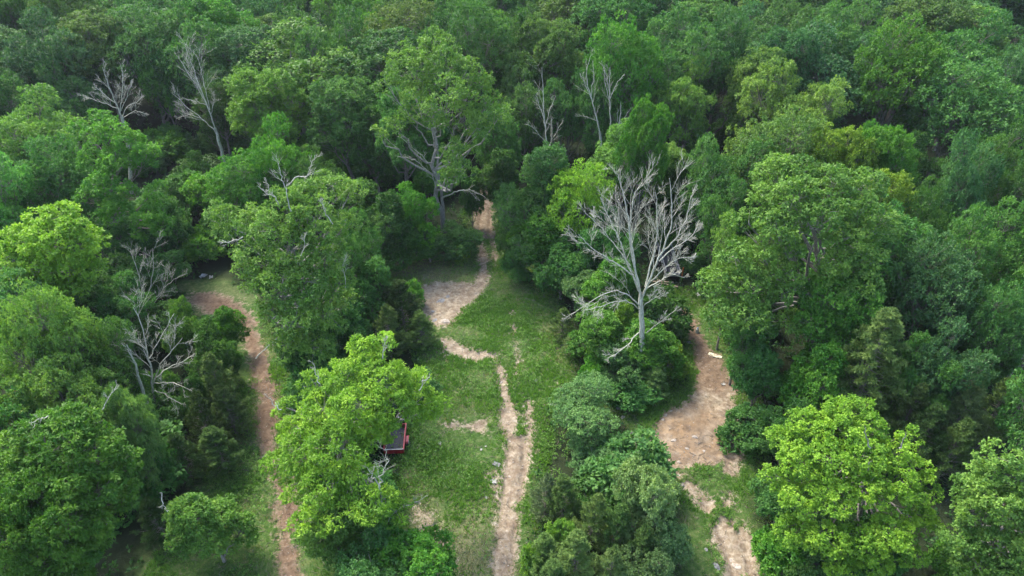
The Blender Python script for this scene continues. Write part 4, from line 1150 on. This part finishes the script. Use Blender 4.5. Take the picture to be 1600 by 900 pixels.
guided('snag4', 'short broken pale snag with angled limbs, rightmost of three', (970, 300), [
    (0.12, (968, 205, 0), (969, 180, 0), (970, 158, 0)), (0.08, (969, 195, 0), (978, 180, 0), (986, 168, 0)), (0.06, (970, 190, 0), (984, 182, 0), (996, 176, 0)), (0.06, (968, 200, 0), (964, 185, 0), (966, 170, 0))],
    50, trunk=[(970, 300, 0), (969, 250, 0), (968, 205, 0)], r0=0.18, depth=1, kids=4, twig=0.4)
guided('topleft', 'faint grey bare treetop above the huge soft green crown', (375, 150), [
    (0.08, (365, 48, 0), (360, 30, 0), (355, 12, 0)), (0.07, (366, 48, 0), (372, 30, 0), (376, 14, 0)), (0.06, (364, 46, 0), (352, 30, 0), (346, 20, 0))], 51, trunk=[(375, 150, 0), (370, 90, 0), (365, 48, 0)], r0=0.18, depth=3, kids=5)
guided('lowstick', 'crooked pale dead sapling curving right at the wood edge, centre left', (545, 452), [
    (0.10, (547, 448, 0), (553, 430, 0), (566, 415, 0), (577, 402, 0), (583, 380, 0), (577, 360, 0)), (0.04, (577, 402, 0), (584, 402, 0), (590, 404, 0)), (0.04, (573, 408, 0), (568, 395, 0), (566, 385, 0))], 52, r0=0.1, depth=1, kids=4, twig=0.25)


# ------------------------------------------------------------------ bare limbs that belong to living trees
def find(label_start):
    for o, *_r in THINGS:
        if _r[-1] and _r[-1].startswith(label_start):
            return o


def limbs(tree_o, lines, seed, depth=2, kids=5, twig=0.4, mat=None, name='bare_branch'):
    """dead limbs of a living tree; each becomes a part of it"""
    G = np.random.default_rng(seed)
    bpy.context.view_layer.update()
    inv = np.array(tree_o.matrix_world.inverted())
    Y0 = tree_o.location.y
    for st in lines:
        T = Tubes()
        p = np.array([at_y(x, y, Y0 + dy) for x, y, dy in st[1:]])
        t = np.linspace(0, len(p) - 1, (len(p) - 1) * 4 + 1)
        q = np.column_stack([np.interp(t, np.arange(len(p)), p[:, j]) for j in range(3)])
        q[1:-1] += G.normal(0, 0.05, q[1:-1].shape)
        rr = np.linspace(st[0] * (0.9 if depth == 0 else 0.58), max(0.013, st[0] * 0.12), len(q))
        T.add(q, rr, 6)
        if depth:
          spawn(T, G, q, rr, depth, 0.3, 0.6, kids + 1, 0.10, 0.009, np.linalg.norm(np.diff(q, axis=0), axis=1).sum() * twig, 0.3)
        V = np.concatenate(T.V)
        V = np.column_stack([V, np.ones(len(V))]) @ inv.T
        me = mesh_np('bare_branch', V[:, :3], np.concatenate(T.F), mat or M_DEAD, True)
        child(name, me, tree_o)


limbs(find('tallest tree'), [
    (0.16, (690, 310, -0.3), (705, 302, -1.5), (722, 297, -2), (733, 296, -2.2), (742, 300, -2.4), (758, 308, -2.6)),
    (0.06, (733, 296, -2.2), (740, 305, -2.3), (750, 314, -2.3)),
    (0.14, (692, 330, 0), (682, 305, -0.5), (680, 285, -0.8), (672, 270, -1), (655, 255, -1.4), (636, 242, -1.8)),
    (0.09, (680, 270, -1), (664, 248, -1), (645, 232, -1.2), (625, 212, -1.4)),
    (0.07, (655, 255, -1.4), (640, 246, -2), (622, 244, -2.4)),
], 61, depth=2, kids=5, twig=0.3)
limbs(find('tallest tree'), [
    (0.26, (694, 362, 0), (692, 330, 0), (689, 295, 0), (684, 262, 0), (683, 225, 0), (676, 180, 0), (670, 140, 0))], 68, depth=0, mat=M_PALE, name='bough')
limbs(find('ragged light green'), [
    (0.08, (455, 330, -4), (448, 300, -4), (442, 285, -4), (438, 268, -4), (432, 250, -4)),
    (0.08, (448, 290, -4), (462, 278, -4.2), (480, 275, -4.4), (486, 258, -4.6), (492, 242, -4.6)),
    (0.08, (435, 320, -4), (430, 306, -4.4), (416, 303, -4.6), (402, 290, -4.8)),
    (0.06, (418, 303, -4.4), (420, 290, -4.5), (417, 280, -4.6)),
    (0.08, (400, 560, -6), (420, 540, -6), (442, 520, -6), (455, 510, -6)),
    (0.07, (380, 370, -4), (362, 378, -4.2), (340, 378, -4.4)),
    (0.06, (520, 350, -6), (508, 330, -6), (500, 312, -6)), (0.05, (470, 400, -6.5), (476, 380, -6.5), (480, 362, -6.5)),
    (0.05, (540, 450, -4), (535, 420, -4), (542, 395, -4)),
], 62, depth=2, kids=6, twig=0.4)
limbs(find('large ragged lime'), [
    (0.11, (512, 900, -4), (528, 870, -4), (540, 845, -4), (556, 820, -4), (562, 790, -4), (560, 770, -4)),
    (0.09, (597, 790, -6), (592, 760, -6.2), (598, 740, -6.4), (606, 722, -6.6), (602, 700, -6.8)),
    (0.08, (594, 760, -6.2), (582, 745, -6.4), (574, 730, -6.6)),
    (0.06, (630, 792, -5), (650, 785, -5.2), (668, 775, -5.4)), (0.06, (630, 830, -5), (655, 828, -5), (680, 815, -5)),
    (0.05, (545, 820, -5), (530, 820, -5), (515, 825, -5)),
    (0.05, (598, 560, -2), (600, 540, -2), (606, 525, -2)), (0.05, (655, 610, -3), (662, 595, -3), (672, 588, -3)), (0.05, (500, 600, -3), (492, 580, -3), (488, 565, -3)),
    (0.06, (440, 640, -3), (430, 632, -3), (418, 618, -3)), (0.06, (428, 730, -3), (420, 718, -3), (414, 712, -3)),
], 63, depth=2, kids=5, twig=0.4)
limbs(find('very broad light'), [
    (0.20, (1262, 470, -3), (1258, 440, -3.5), (1262, 415, -4), (1270, 385, -4.5), (1282, 360, -5)),
    (0.12, (1262, 440, -3.5), (1245, 432, -4.5), (1228, 428, -5), (1212, 424, -5.4)),
    (0.12, (1275, 465, -3), (1278, 435, -4), (1276, 400, -4.4), (1288, 370, -5), (1300, 345, -5)),
    (0.07, (1255, 400, -4.5), (1250, 370, -5), (1248, 340, -5.2)), (0.06, (1340, 380, -4), (1350, 350, -4.4), (1356, 330, -4.4)),
], 64, depth=0, mat=M_PALE, name='bough')
limbs(find('bright lime-green broad'), [
    (0.14, (1343, 820, -2), (1350, 780, -3), (1354, 750, -4), (1362, 720, -5)), (0.08, (1345, 812, -3), (1375, 812, -4.5), (1405, 808, -5.4)), (0.06, (1330, 800, -3), (1318, 790, -4.5), (1305, 795, -5)),
    (0.05, (1360, 700, -5), (1352, 680, -5), (1350, 665, -5)), (0.05, (1405, 700, -4), (1412, 690, -4), (1415, 675, -4)),
], 65, depth=0, mat=M_PALE, name='bough')
limbs(find('big spreading mid'), [
    (0.05, (160, 640, -2), (170, 620, -2), (184, 600, -2)),
    (0.05, (250, 770, -3), (255, 790, -3), (262, 800, -3)), (0.05, (75, 650, -1), (60, 656, -2), (45, 660, -3))], 66, depth=2, kids=4, twig=0.3)

# ------------------------------------------------------------------ small things made by people, and stones
import bmesh


def box(bm, cx, cy, cz, sx, sy, sz, bevel=0.0, rot=None):
    from mathutils import Matrix
    r = bmesh.ops.create_cube(bm, size=1)
    vs = r['verts']
    bmesh.ops.scale(bm, vec=(sx, sy, sz), verts=vs)
    if rot:
        bmesh.ops.rotate(bm, verts=vs, cent=(0, 0, 0), matrix=Matrix.Rotation(rot[1], 3, rot[0]))
    bmesh.ops.translate(bm, vec=(cx, cy, cz), verts=vs)
    if bevel:
        es = list({e for v in vs for e in v.link_edges})
        bmesh.ops.bevel(bm, geom=es, offset=bevel, segments=1, affect='EDGES')


def cyl(bm, cx, cy, cz, r0, r1, h, axis_='Z', seg=16):
    from mathutils import Matrix
    r = bmesh.ops.create_cone(bm, cap_ends=True, segments=seg, radius1=r0, radius2=r1, depth=h)
    if axis_ == 'X':
        bmesh.ops.rotate(bm, verts=r['verts'], cent=(0, 0, 0), matrix=Matrix.Rotation(math.pi / 2, 3, 'Y'))
    bmesh.ops.translate(bm, vec=(cx, cy, cz), verts=r['verts'])


def part(name, mat, par, fn):
    bm = bmesh.new()
    fn(bm)
    me = bpy.data.meshes.new(name)
    bm.to_mesh(me)
    bm.free()
    me.materials.append(mat)
    return child(name, me, par)


def on_ground(name, px, py, rz, label, cat, dz=0.0, group=None):
    p = at(px, py)
    z = float(ground_z(p[0], p[1])[0])
    p = at(px, py, z)
    o = empty(name, (p[0], p[1], z + dz), rz)
    o['label'], o['category'] = label, cat
    if group:
        o['group'] = group
    return o


# red utility trailer: local +Y is its length
tr = on_ground('utility_trailer', 619, 694, math.radians(3), 'red open box trailer with dark floor, half hidden under the lime-green tree', 'trailer')
WD, LN, WH, FZ = 1.55, 2.7, 0.42, 0.48
part('floor', M_BLACK, tr, lambda b: box(b, 0, 0, FZ, WD - 0.08, LN - 0.08, 0.05))
part('tailgate', M_RED, tr, lambda b: (box(b, 0, -LN / 2, FZ + WH / 2 - 0.03, WD, 0.05, WH, 0.01), [box(b, x, -LN / 2 - 0.035, FZ + WH / 2, 0.05, 0.03, WH - 0.1) for x in (-0.7, -0.24, 0.24, 0.7)]))
part('front_panel', M_RED, tr, lambda b: box(b, 0, LN / 2, FZ + WH / 2 - 0.03, WD, 0.05, WH, 0.01))
for sx_ in (-1, 1):
    part('side_panel', M_RED, tr, lambda b: (box(b, sx_ * (WD / 2 - 0.025), 0, FZ + WH / 2 - 0.03, 0.05, LN - 0.06, WH, 0.01), box(b, sx_ * (WD / 2 - 0.02), 0, FZ + WH, 0.09, LN + 0.03, 0.05)))
    wh = part('wheel', M_TYRE, tr, lambda b: cyl(b, sx_ * (WD / 2 + 0.14), -0.1, 0.31, 0.31, 0.31, 0.2, 'X', 20))
    part('rim', M_STEEL, wh, lambda b: cyl(b, sx_ * (WD / 2 + 0.25), -0.1, 0.31, 0.17, 0.14, 0.03, 'X', 14))
    part('mudguard', M_RED, tr, lambda b: (box(b, sx_ * (WD / 2 + 0.14), -0.1, 0.68, 0.26, 0.62, 0.03), box(b, sx_ * (WD / 2 + 0.14), -0.46, 0.58, 0.26, 0.03, 0.2, rot=('X', 0.4)), box(b, sx_ * (WD / 2 + 0.14), 0.26, 0.58, 0.26, 0.03, 0.2, rot=('X', -0.4))))
part('top_rail', M_STEEL, tr, lambda b: box(b, 0, -LN / 2, FZ + WH + 0.0, WD + 0.02, 0.08, 0.035))
part('axle', M_STEEL, tr, lambda b: cyl(b, 0, -0.1, 0.31, 0.04, 0.04, WD + 0.2, 'X', 8))
part('drawbar', M_STEEL, tr, lambda b: (box(b, 0, LN / 2 + 0.6, 0.42, 0.08, 1.2, 0.08), box(b, 0.28, LN / 2 + 0.3, 0.42, 0.06, 0.75, 0.06, rot=('Z', 0.42)), box(b, -0.28, LN / 2 + 0.3, 0.42, 0.06, 0.75, 0.06, rot=('Z', -0.42))))
part('coupler', M_STEEL, tr, lambda b: (cyl(b, 0, LN / 2 + 1.25, 0.44, 0.07, 0.05, 0.12), cyl(b, 0, LN / 2 + 0.95, 0.28, 0.025, 0.025, 0.55)))

# long dark trailer behind the dead tree
ft = on_ground('flatbed_trailer', 1041, 412, math.radians(-1), 'long narrow dark-decked trailer with pale rails, seen through the big dead tree', 'trailer')
LN2, WD2 = 6.8, 1.45
part('deck', M_BLACK, ft, lambda b: box(b, 0, 0, 0.72, WD2 - 0.2, LN2, 0.08))
for sx_ in (-1, 1):
    part('side_rail', M_STEEL, ft, lambda b: (box(b, sx_ * (WD2 / 2), 0, 0.80, 0.14, LN2 + 0.1, 0.2, 0.02), [box(b, sx_ * (WD2 / 2), y, 1.05, 0.07, 0.07, 0.5) for y in np.linspace(-LN2 / 2 + 0.1, LN2 / 2 - 0.1, 6)], box(b, sx_ * (WD2 / 2), 0, 1.3, 0.08, LN2 + 0.1, 0.07)))
    for yy in (-0.5, 0.5):
        wh = part('wheel', M_TYRE, ft, lambda b: cyl(b, sx_ * (WD2 / 2 + 0.2), yy, 0.36, 0.36, 0.36, 0.22, 'X', 18))
        part('rim', M_STEEL, wh, lambda b: cyl(b, sx_ * (WD2 / 2 + 0.32), yy, 0.36, 0.18, 0.15, 0.03, 'X', 12))
part('end_board', M_STEEL, ft, lambda b: box(b, 0, -LN2 / 2 - 0.05, 0.8, WD2, 0.1, 0.3, 0.01))
part('corner_post', M_ORANGE, ft, lambda b: box(b, WD2 / 2 + 0.25, -LN2 / 2 - 0.1, 0.9, 0.1, 0.1, 1.8))
part('drawbar', M_STEEL, ft, lambda b: (box(b, 0.2, LN2 / 2 + 0.7, 0.6, 0.1, 1.5, 0.1, rot=('Z', 0.3)), box(b, -0.2, LN2 / 2 + 0.7, 0.6, 0.1, 1.5, 0.1, rot=('Z', -0.3))))
part('crossbeam', M_STEEL, ft, lambda b: [box(b, 0, y, 0.62, WD2 - 0.1, 0.08, 0.1) for y in (-2.6, -1.3, 1.3, 2.6)])

for i, (px_, py_, l_, rz_, lb_) in enumerate(((1036, 441, 2.2, 1.5, 'weathered plank lying nearest below the dark trailer'), (1046, 446, 1.8, 1.2, 'short grey plank beside the dirt path below the dark trailer'), (1028, 437, 1.6, 0.3, 'timber offcut at the left corner of the dark trailer'))):
    o = on_ground('plank', px_, py_, rz_, lb_, 'plank', 0.05, 'planks lying below the dark trailer')
    part('board', M_TIMBER, o, lambda b: box(b, 0, 0, 0, 0.22, l_, 0.06, 0.01))

o = on_ground('broken_board', 1116, 556, math.radians(58), 'pale mossy broken board lying on the right dirt path', 'board', 0.06)
part('panel', M_BOARD, o, lambda b: (box(b, 0, 0.1, 0, 0.42, 0.9, 0.05, 0.01), box(b, 0.03, -0.48, 0.03, 0.36, 0.42, 0.045, 0.01, rot=('Z', 0.12))))
part('splinter', M_TIMBER, o, lambda b: (box(b, 0.1, -0.2, 0.06, 0.08, 0.5, 0.02, rot=('Z', 0.5)), box(b, -0.12, 0.25, 0.045, 0.07, 0.35, 0.02, rot=('Z', -0.3))))
o = on_ground('plastic_jug', 1089, 519, 0.6, 'small white plastic jug lying on the reddish path', 'jug', 0.16)
part('body', M_WHITE, o, lambda b: (cyl(b, 0, 0, 0.0, 0.17, 0.16, 0.34), cyl(b, 0, 0, 0.24, 0.16, 0.05, 0.14)))
part('cap', M_BLUE, o, lambda b: cyl(b, 0, 0, 0.34, 0.055, 0.055, 0.05, seg=10))
for px_, py_, lb_ in ((744, 374, 'blue plastic tub on the left edge of the far path'), (726, 404, 'blue plastic tub at the foot of the bright sapling')):
    o = on_ground('plastic_tub', px_, py_, rng.uniform(0, 6), lb_, 'tub', 0, 'blue plastic tubs')
    part('shell', M_BLUE, o, lambda b: (cyl(b, 0, 0, 0.22, 0.2, 0.27, 0.44, seg=18), cyl(b, 0, 0, 0.45, 0.31, 0.31, 0.05, seg=18)))
    part('handle', M_STEEL, o, lambda b: (box(b, -0.3, 0, 0.36, 0.02, 0.05, 0.2), box(b, 0.3, 0, 0.36, 0.02, 0.05, 0.2), box(b, 0, 0, 0.50, 0.5, 0.03, 0.02)))
o = on_ground('metal_pipe', 908, 699, math.radians(52), 'short shiny pipe in the grass by the rounded grey-green tree', 'pipe', 0.06)
part('tube', M_WHITE, o, lambda b: cyl(b, 0, 0, 0.02, 0.05, 0.05, 1.1, 'X', 12))
part('flange', M_STEEL, o, lambda b: cyl(b, 0.56, 0, 0.02, 0.08, 0.08, 0.05, 'X', 12))

# scraps: bent sheets
def scrap(px, py, s, mat, label, cat='litter', group=None, name='scrap_sheet'):
    G = np.random.default_rng(int(px * 7 + py))
    s *= 0.75
    n = 5
    u = np.linspace(-1, 1, n)
    X, Y = np.meshgrid(u, u)
    V = np.column_stack([X.ravel() * s * 0.9 + G.normal(0, 0.06 * s, n * n), Y.ravel() * s * 0.6 + G.normal(0, 0.06 * s, n * n), 0.05 + np.abs(G.normal(0, 0.18 * s, n * n))])
    V2 = V - np.array([0, 0, 0.015])
    i = (np.arange(n - 1)[:, None] * n + np.arange(n - 1)[None]).ravel()
    Fc = np.stack([i, i + 1, i + n + 1, i + n], 1)
    rim = list(range(n)) + [n * k + n - 1 for k in range(1, n)] + list(range(n * n - 2, n * (n - 1) - 1, -1)) + [n * k for k in range(n - 2, 0, -1)]
    rf = np.array([[rim[a_], rim[(a_ + 1) % len(rim)], rim[(a_ + 1) % len(rim)] + n * n, rim[a_] + n * n] for a_ in range(len(rim))])
    me = mesh_np(name, np.vstack([V, V2]), np.vstack([Fc, Fc[:, ::-1] + n * n, rf]), mat)
    p = at(px, py)
    z = float(ground_z(p[0], p[1])[0])
    o = bpy.data.objects.new(name, me)
    o.location = (*at(px, py, z)[:2], z)
    o.rotation_euler = (0, 0, G.uniform(0, 6))
    C.objects.link(o)
    o['label'], o['category'] = label, cat
    if group:
        o['group'] = group
    return o


scrap(687, 693, 0.22, M_WHITE, 'white paper scrap in the grass right of the red trailer')
scrap(752, 703, 0.16, M_WHITE, 'white scrap on bare ground between the grass and the main track')
scrap(759, 698, 0.12, M_WHITE, 'tiny white scrap just right of another white scrap by the track')
scrap(776, 726, 0.42, M_GREYSTONE, 'crumpled grey rag on the bare strip left of the main track', 'rag')
scrap(771, 753, 0.36, M_WHITE, 'pale crumpled sheet lower on the bare strip left of the track')
scrap(760, 778, 0.2, M_WHITE, 'small white litter low on the left verge of the track')
scrap(318, 432, 0.6, M_STEEL, 'crumpled pale metal sheet at the head of the left track', 'scrap metal')
scrap(330, 434, 0.4, M_WHITE, 'white scrap beside the crumpled metal at the left track')
scrap(1130, 601, 0.25, M_WHITE, 'white litter at the top right of the ochre earth patch')
scrap(1090, 461, 0.4, M_WHITE, 'white sheet in grass under the broad tree edge')
scrap(1076, 536, 0.35, M_GREYSTONE, 'dull grey sheet left of the reddish path')
scrap(697, 589, 0.12, M_WHITE, 'single white speck of litter in the shaded grass')


# stones large enough to single out
def stone_mesh(seed, flat=0.4):
    G = np.random.default_rng(seed)
    bm = bmesh.new()
    bmesh.ops.create_icosphere(bm, subdivisions=2, radius=1)
    K_ = [(nrm(G.normal(0, 1, 3)), G.uniform(0.55, 0.85)) for _ in range(9)]
    for v in bm.verts:
        c = np.array(v.co)
        for n_, d_ in K_:
            q = c @ n_
            if q > d_:
                c = c - n_ * (q - d_)
        v.co = (c[0] * 1.2, c[1] * 0.9, c[2] * flat)
    me = bpy.data.meshes.new('stone')
    bm.to_mesh(me)
    bm.free()
    return me


SM = [stone_mesh(i) for i in range(5)]
for m_ in SM:
    m_.materials.append(M_STONE)
SG = [stone_mesh(20 + i, 0.3) for i in range(3)]
for m_ in SG:
    m_.materials.append(M_GREYSTONE)


def stone(px, py, wpx, label, grey=False, group='stones lying on the clearing'):
    p = at(px, py)
    z = float(ground_z(p[0], p[1])[0])
    q = at(px, py, z)
    s = wpx / 2 * proj(q)[2] / F / 1.45
    o = bpy.data.objects.new('stone', (SG if grey else SM)[int(px) % (3 if grey else 5)])
    o.location = (q[0], q[1], z - s * 0.08)
    o.scale = (s, s, s)
    o.rotation_euler = (rng.normal(0, 0.1), rng.normal(0, 0.1), rng.uniform(0, 6.28))
    C.objects.link(o)
    o['label'], o['category'], o['group'] = label, 'stone', group


for a_ in ((818, 635, 9, 'pale round stone between the two ruts of the main track'), (783, 597, 8, 'white stone at the upper left rut of the main track'),
           (836, 594, 14, 'flat grey-white slab in the grass right of the upper ruts', True), (775, 583, 6, 'small pale stone above the left rut'),
           (864, 632, 20, 'long grey slab above the rounded grey-green tree', True), (969, 638, 18, 'upper grey slab in the grass left of the ochre earth', True), (974, 652, 13, 'lower grey slab in the grass left of the ochre earth', True),
           (986, 676, 12, 'grey slab by the pipe near the ochre earth', True), (1086, 683, 13, 'pale flat stone near the middle of the ochre earth'), (1052, 688, 14, 'pale stone on the left part of the ochre earth'),
           (1073, 701, 10, 'pale stone below the middle of the ochre earth'), (1060, 722, 12, 'pale stone at the upper end of the stony strip'), (1052, 735, 14, 'white stone halfway down the stony strip'),
           (1060, 742, 9, 'small white stone beside the halfway one on the stony strip'), (1066, 756, 12, 'white stone at the lower tip of the stony strip'), (1126, 676, 12, 'cream stone at the right side of the ochre earth'),
           (1100, 705, 9, 'cream stone below the right side of the ochre earth'), (1040, 648, 10, 'white stone in the rubble at upper left of the ochre earth'), (1048, 642, 8, 'small stone right of the rubble corner'),
           (1036, 656, 9, 'small white stone at the left rim of the ochre earth'), (1150, 884, 22, 'white chalky slab on the lower right track'), (1143, 876, 12, 'small chalky slab touching the white slab'), (1120, 886, 20, 'grey slab left of the lower right track', True), (1102, 858, 12, 'small grey slab uphill of the lower right track', True),
           (688, 470, 20, 'largest grey rock in the bare earth hollow', True), (700, 463, 12, 'grey rock right of the largest in the earth hollow', True), (676, 486, 12, 'low grey rock at the left of the earth hollow', True), (696, 503, 24, 'pale flat rock at the lower end of the earth hollow'), (679, 500, 16, 'grey flat rock beside the pale one in the hollow', True),
           (796, 745, 7, 'small stone in the narrow of the main track'), (797, 690, 6, 'small stone at the fork of the ruts')):
    stone(*a_)

# ------------------------------------------------------------------ labels of the plants
LM = [('the red trailer', 618, 690), ('the big dead tree', 1000, 400), ('the far end of the path', 758, 335), ('the tall leaning bare grey tree', 320, 150), ('the silvery dead tree', 240, 600),
      ('the tallest tree', 690, 160), ('the lime-green tree at lower right', 1335, 740), ('the broad light green tree', 1240, 370), ('the tall olive cedar', 1395, 560), ('the ragged tree left of centre', 455, 420),
      ('the wide bare tree at upper left', 185, 150), ('the three pale snags', 950, 150), ('the dark blue-green oak', 1320, 110), ('the pale-tipped small tree', 1020, 790), ('the bright tree at the left edge', 82, 400), ('the ochre earth patch', 1095, 670),
      ('the huge soft green crown', 450, 110), ('the pale blue-green tree', 1500, 440)]
ORD = ['nearest', 'second', 'third', 'fourth', 'fifth', 'sixth', 'seventh', 'eighth', 'ninth', 'tenth', 'eleventh', 'twelfth', 'thirteenth', 'fourteenth', 'fifteenth', 'sixteenth', 'seventeenth', 'eighteenth', 'nineteenth', 'twentieth']
bins = {}
for o, kw, word, px, py, label in THINGS:
    o['group'] = {'shrub': 'shrubs under the trees and at the wood edge', 'cedar': 'cedar trees', 'young broadleaf tree': 'young trees of the wood'}.get(kw, 'broadleaf trees of the wood')
    if label:
        o['label'] = label
        continue
    l = min(LM, key=lambda q: math.hypot(q[1] - px, (q[2] - py) * 1.2))
    dx, dy = px - l[1], py - l[2]
    side = ('left of' if dx < 0 else 'right of') if abs(dx) > abs(dy) else ('above' if dy < 0 else 'below')
    bins.setdefault((word, kw, side, l[0]), []).append((math.hypot(dx, dy), o))
for (word, kw, side, lm), v in bins.items():
    v.sort(key=lambda q: q[0])
    for i, (_d, o) in enumerate(v):
        o['label'] = f'{word} {kw}, {side} {lm}' if len(v) == 1 else f'{word} {kw}, {ORD[min(i, 19)]} one {side} {lm}'
print('plants', len(THINGS), 'objects', len(bpy.data.objects), 'tris', sum(len(m.loops) - 2 * len(m.polygons) for m in bpy.data.meshes))

# ------------------------------------------------------------------ air: thin haze over the whole wood
bm = bmesh.new()
box(bm, 0, 0, 0, 1, 1, 1)
me = bpy.data.meshes.new('haze')
bm.to_mesh(me)
bm.free()
hz = bpy.data.objects.new('haze', me)
hz.scale = (5400, 5400, 48)
hz.location = (0, 0, 19.5)
hz['kind'] = 'stuff'
hz['label'] = 'thin blue-grey summer haze over the wood'
C.objects.link(hz)
m, t_, N, K = new_mat('haze_air')
pv = N.new('ShaderNodeVolumePrincipled')
pv.inputs['Color'].default_value = (0.80, 0.90, 1.0, 1)
pv.inputs['Density'].default_value = 0.00013
pv.inputs['Anisotropy'].default_value = 0.2
ov = N.new('ShaderNodeOutputMaterial')
K.new(pv.outputs[0], ov.inputs['Volume'])
me.materials.append(m)
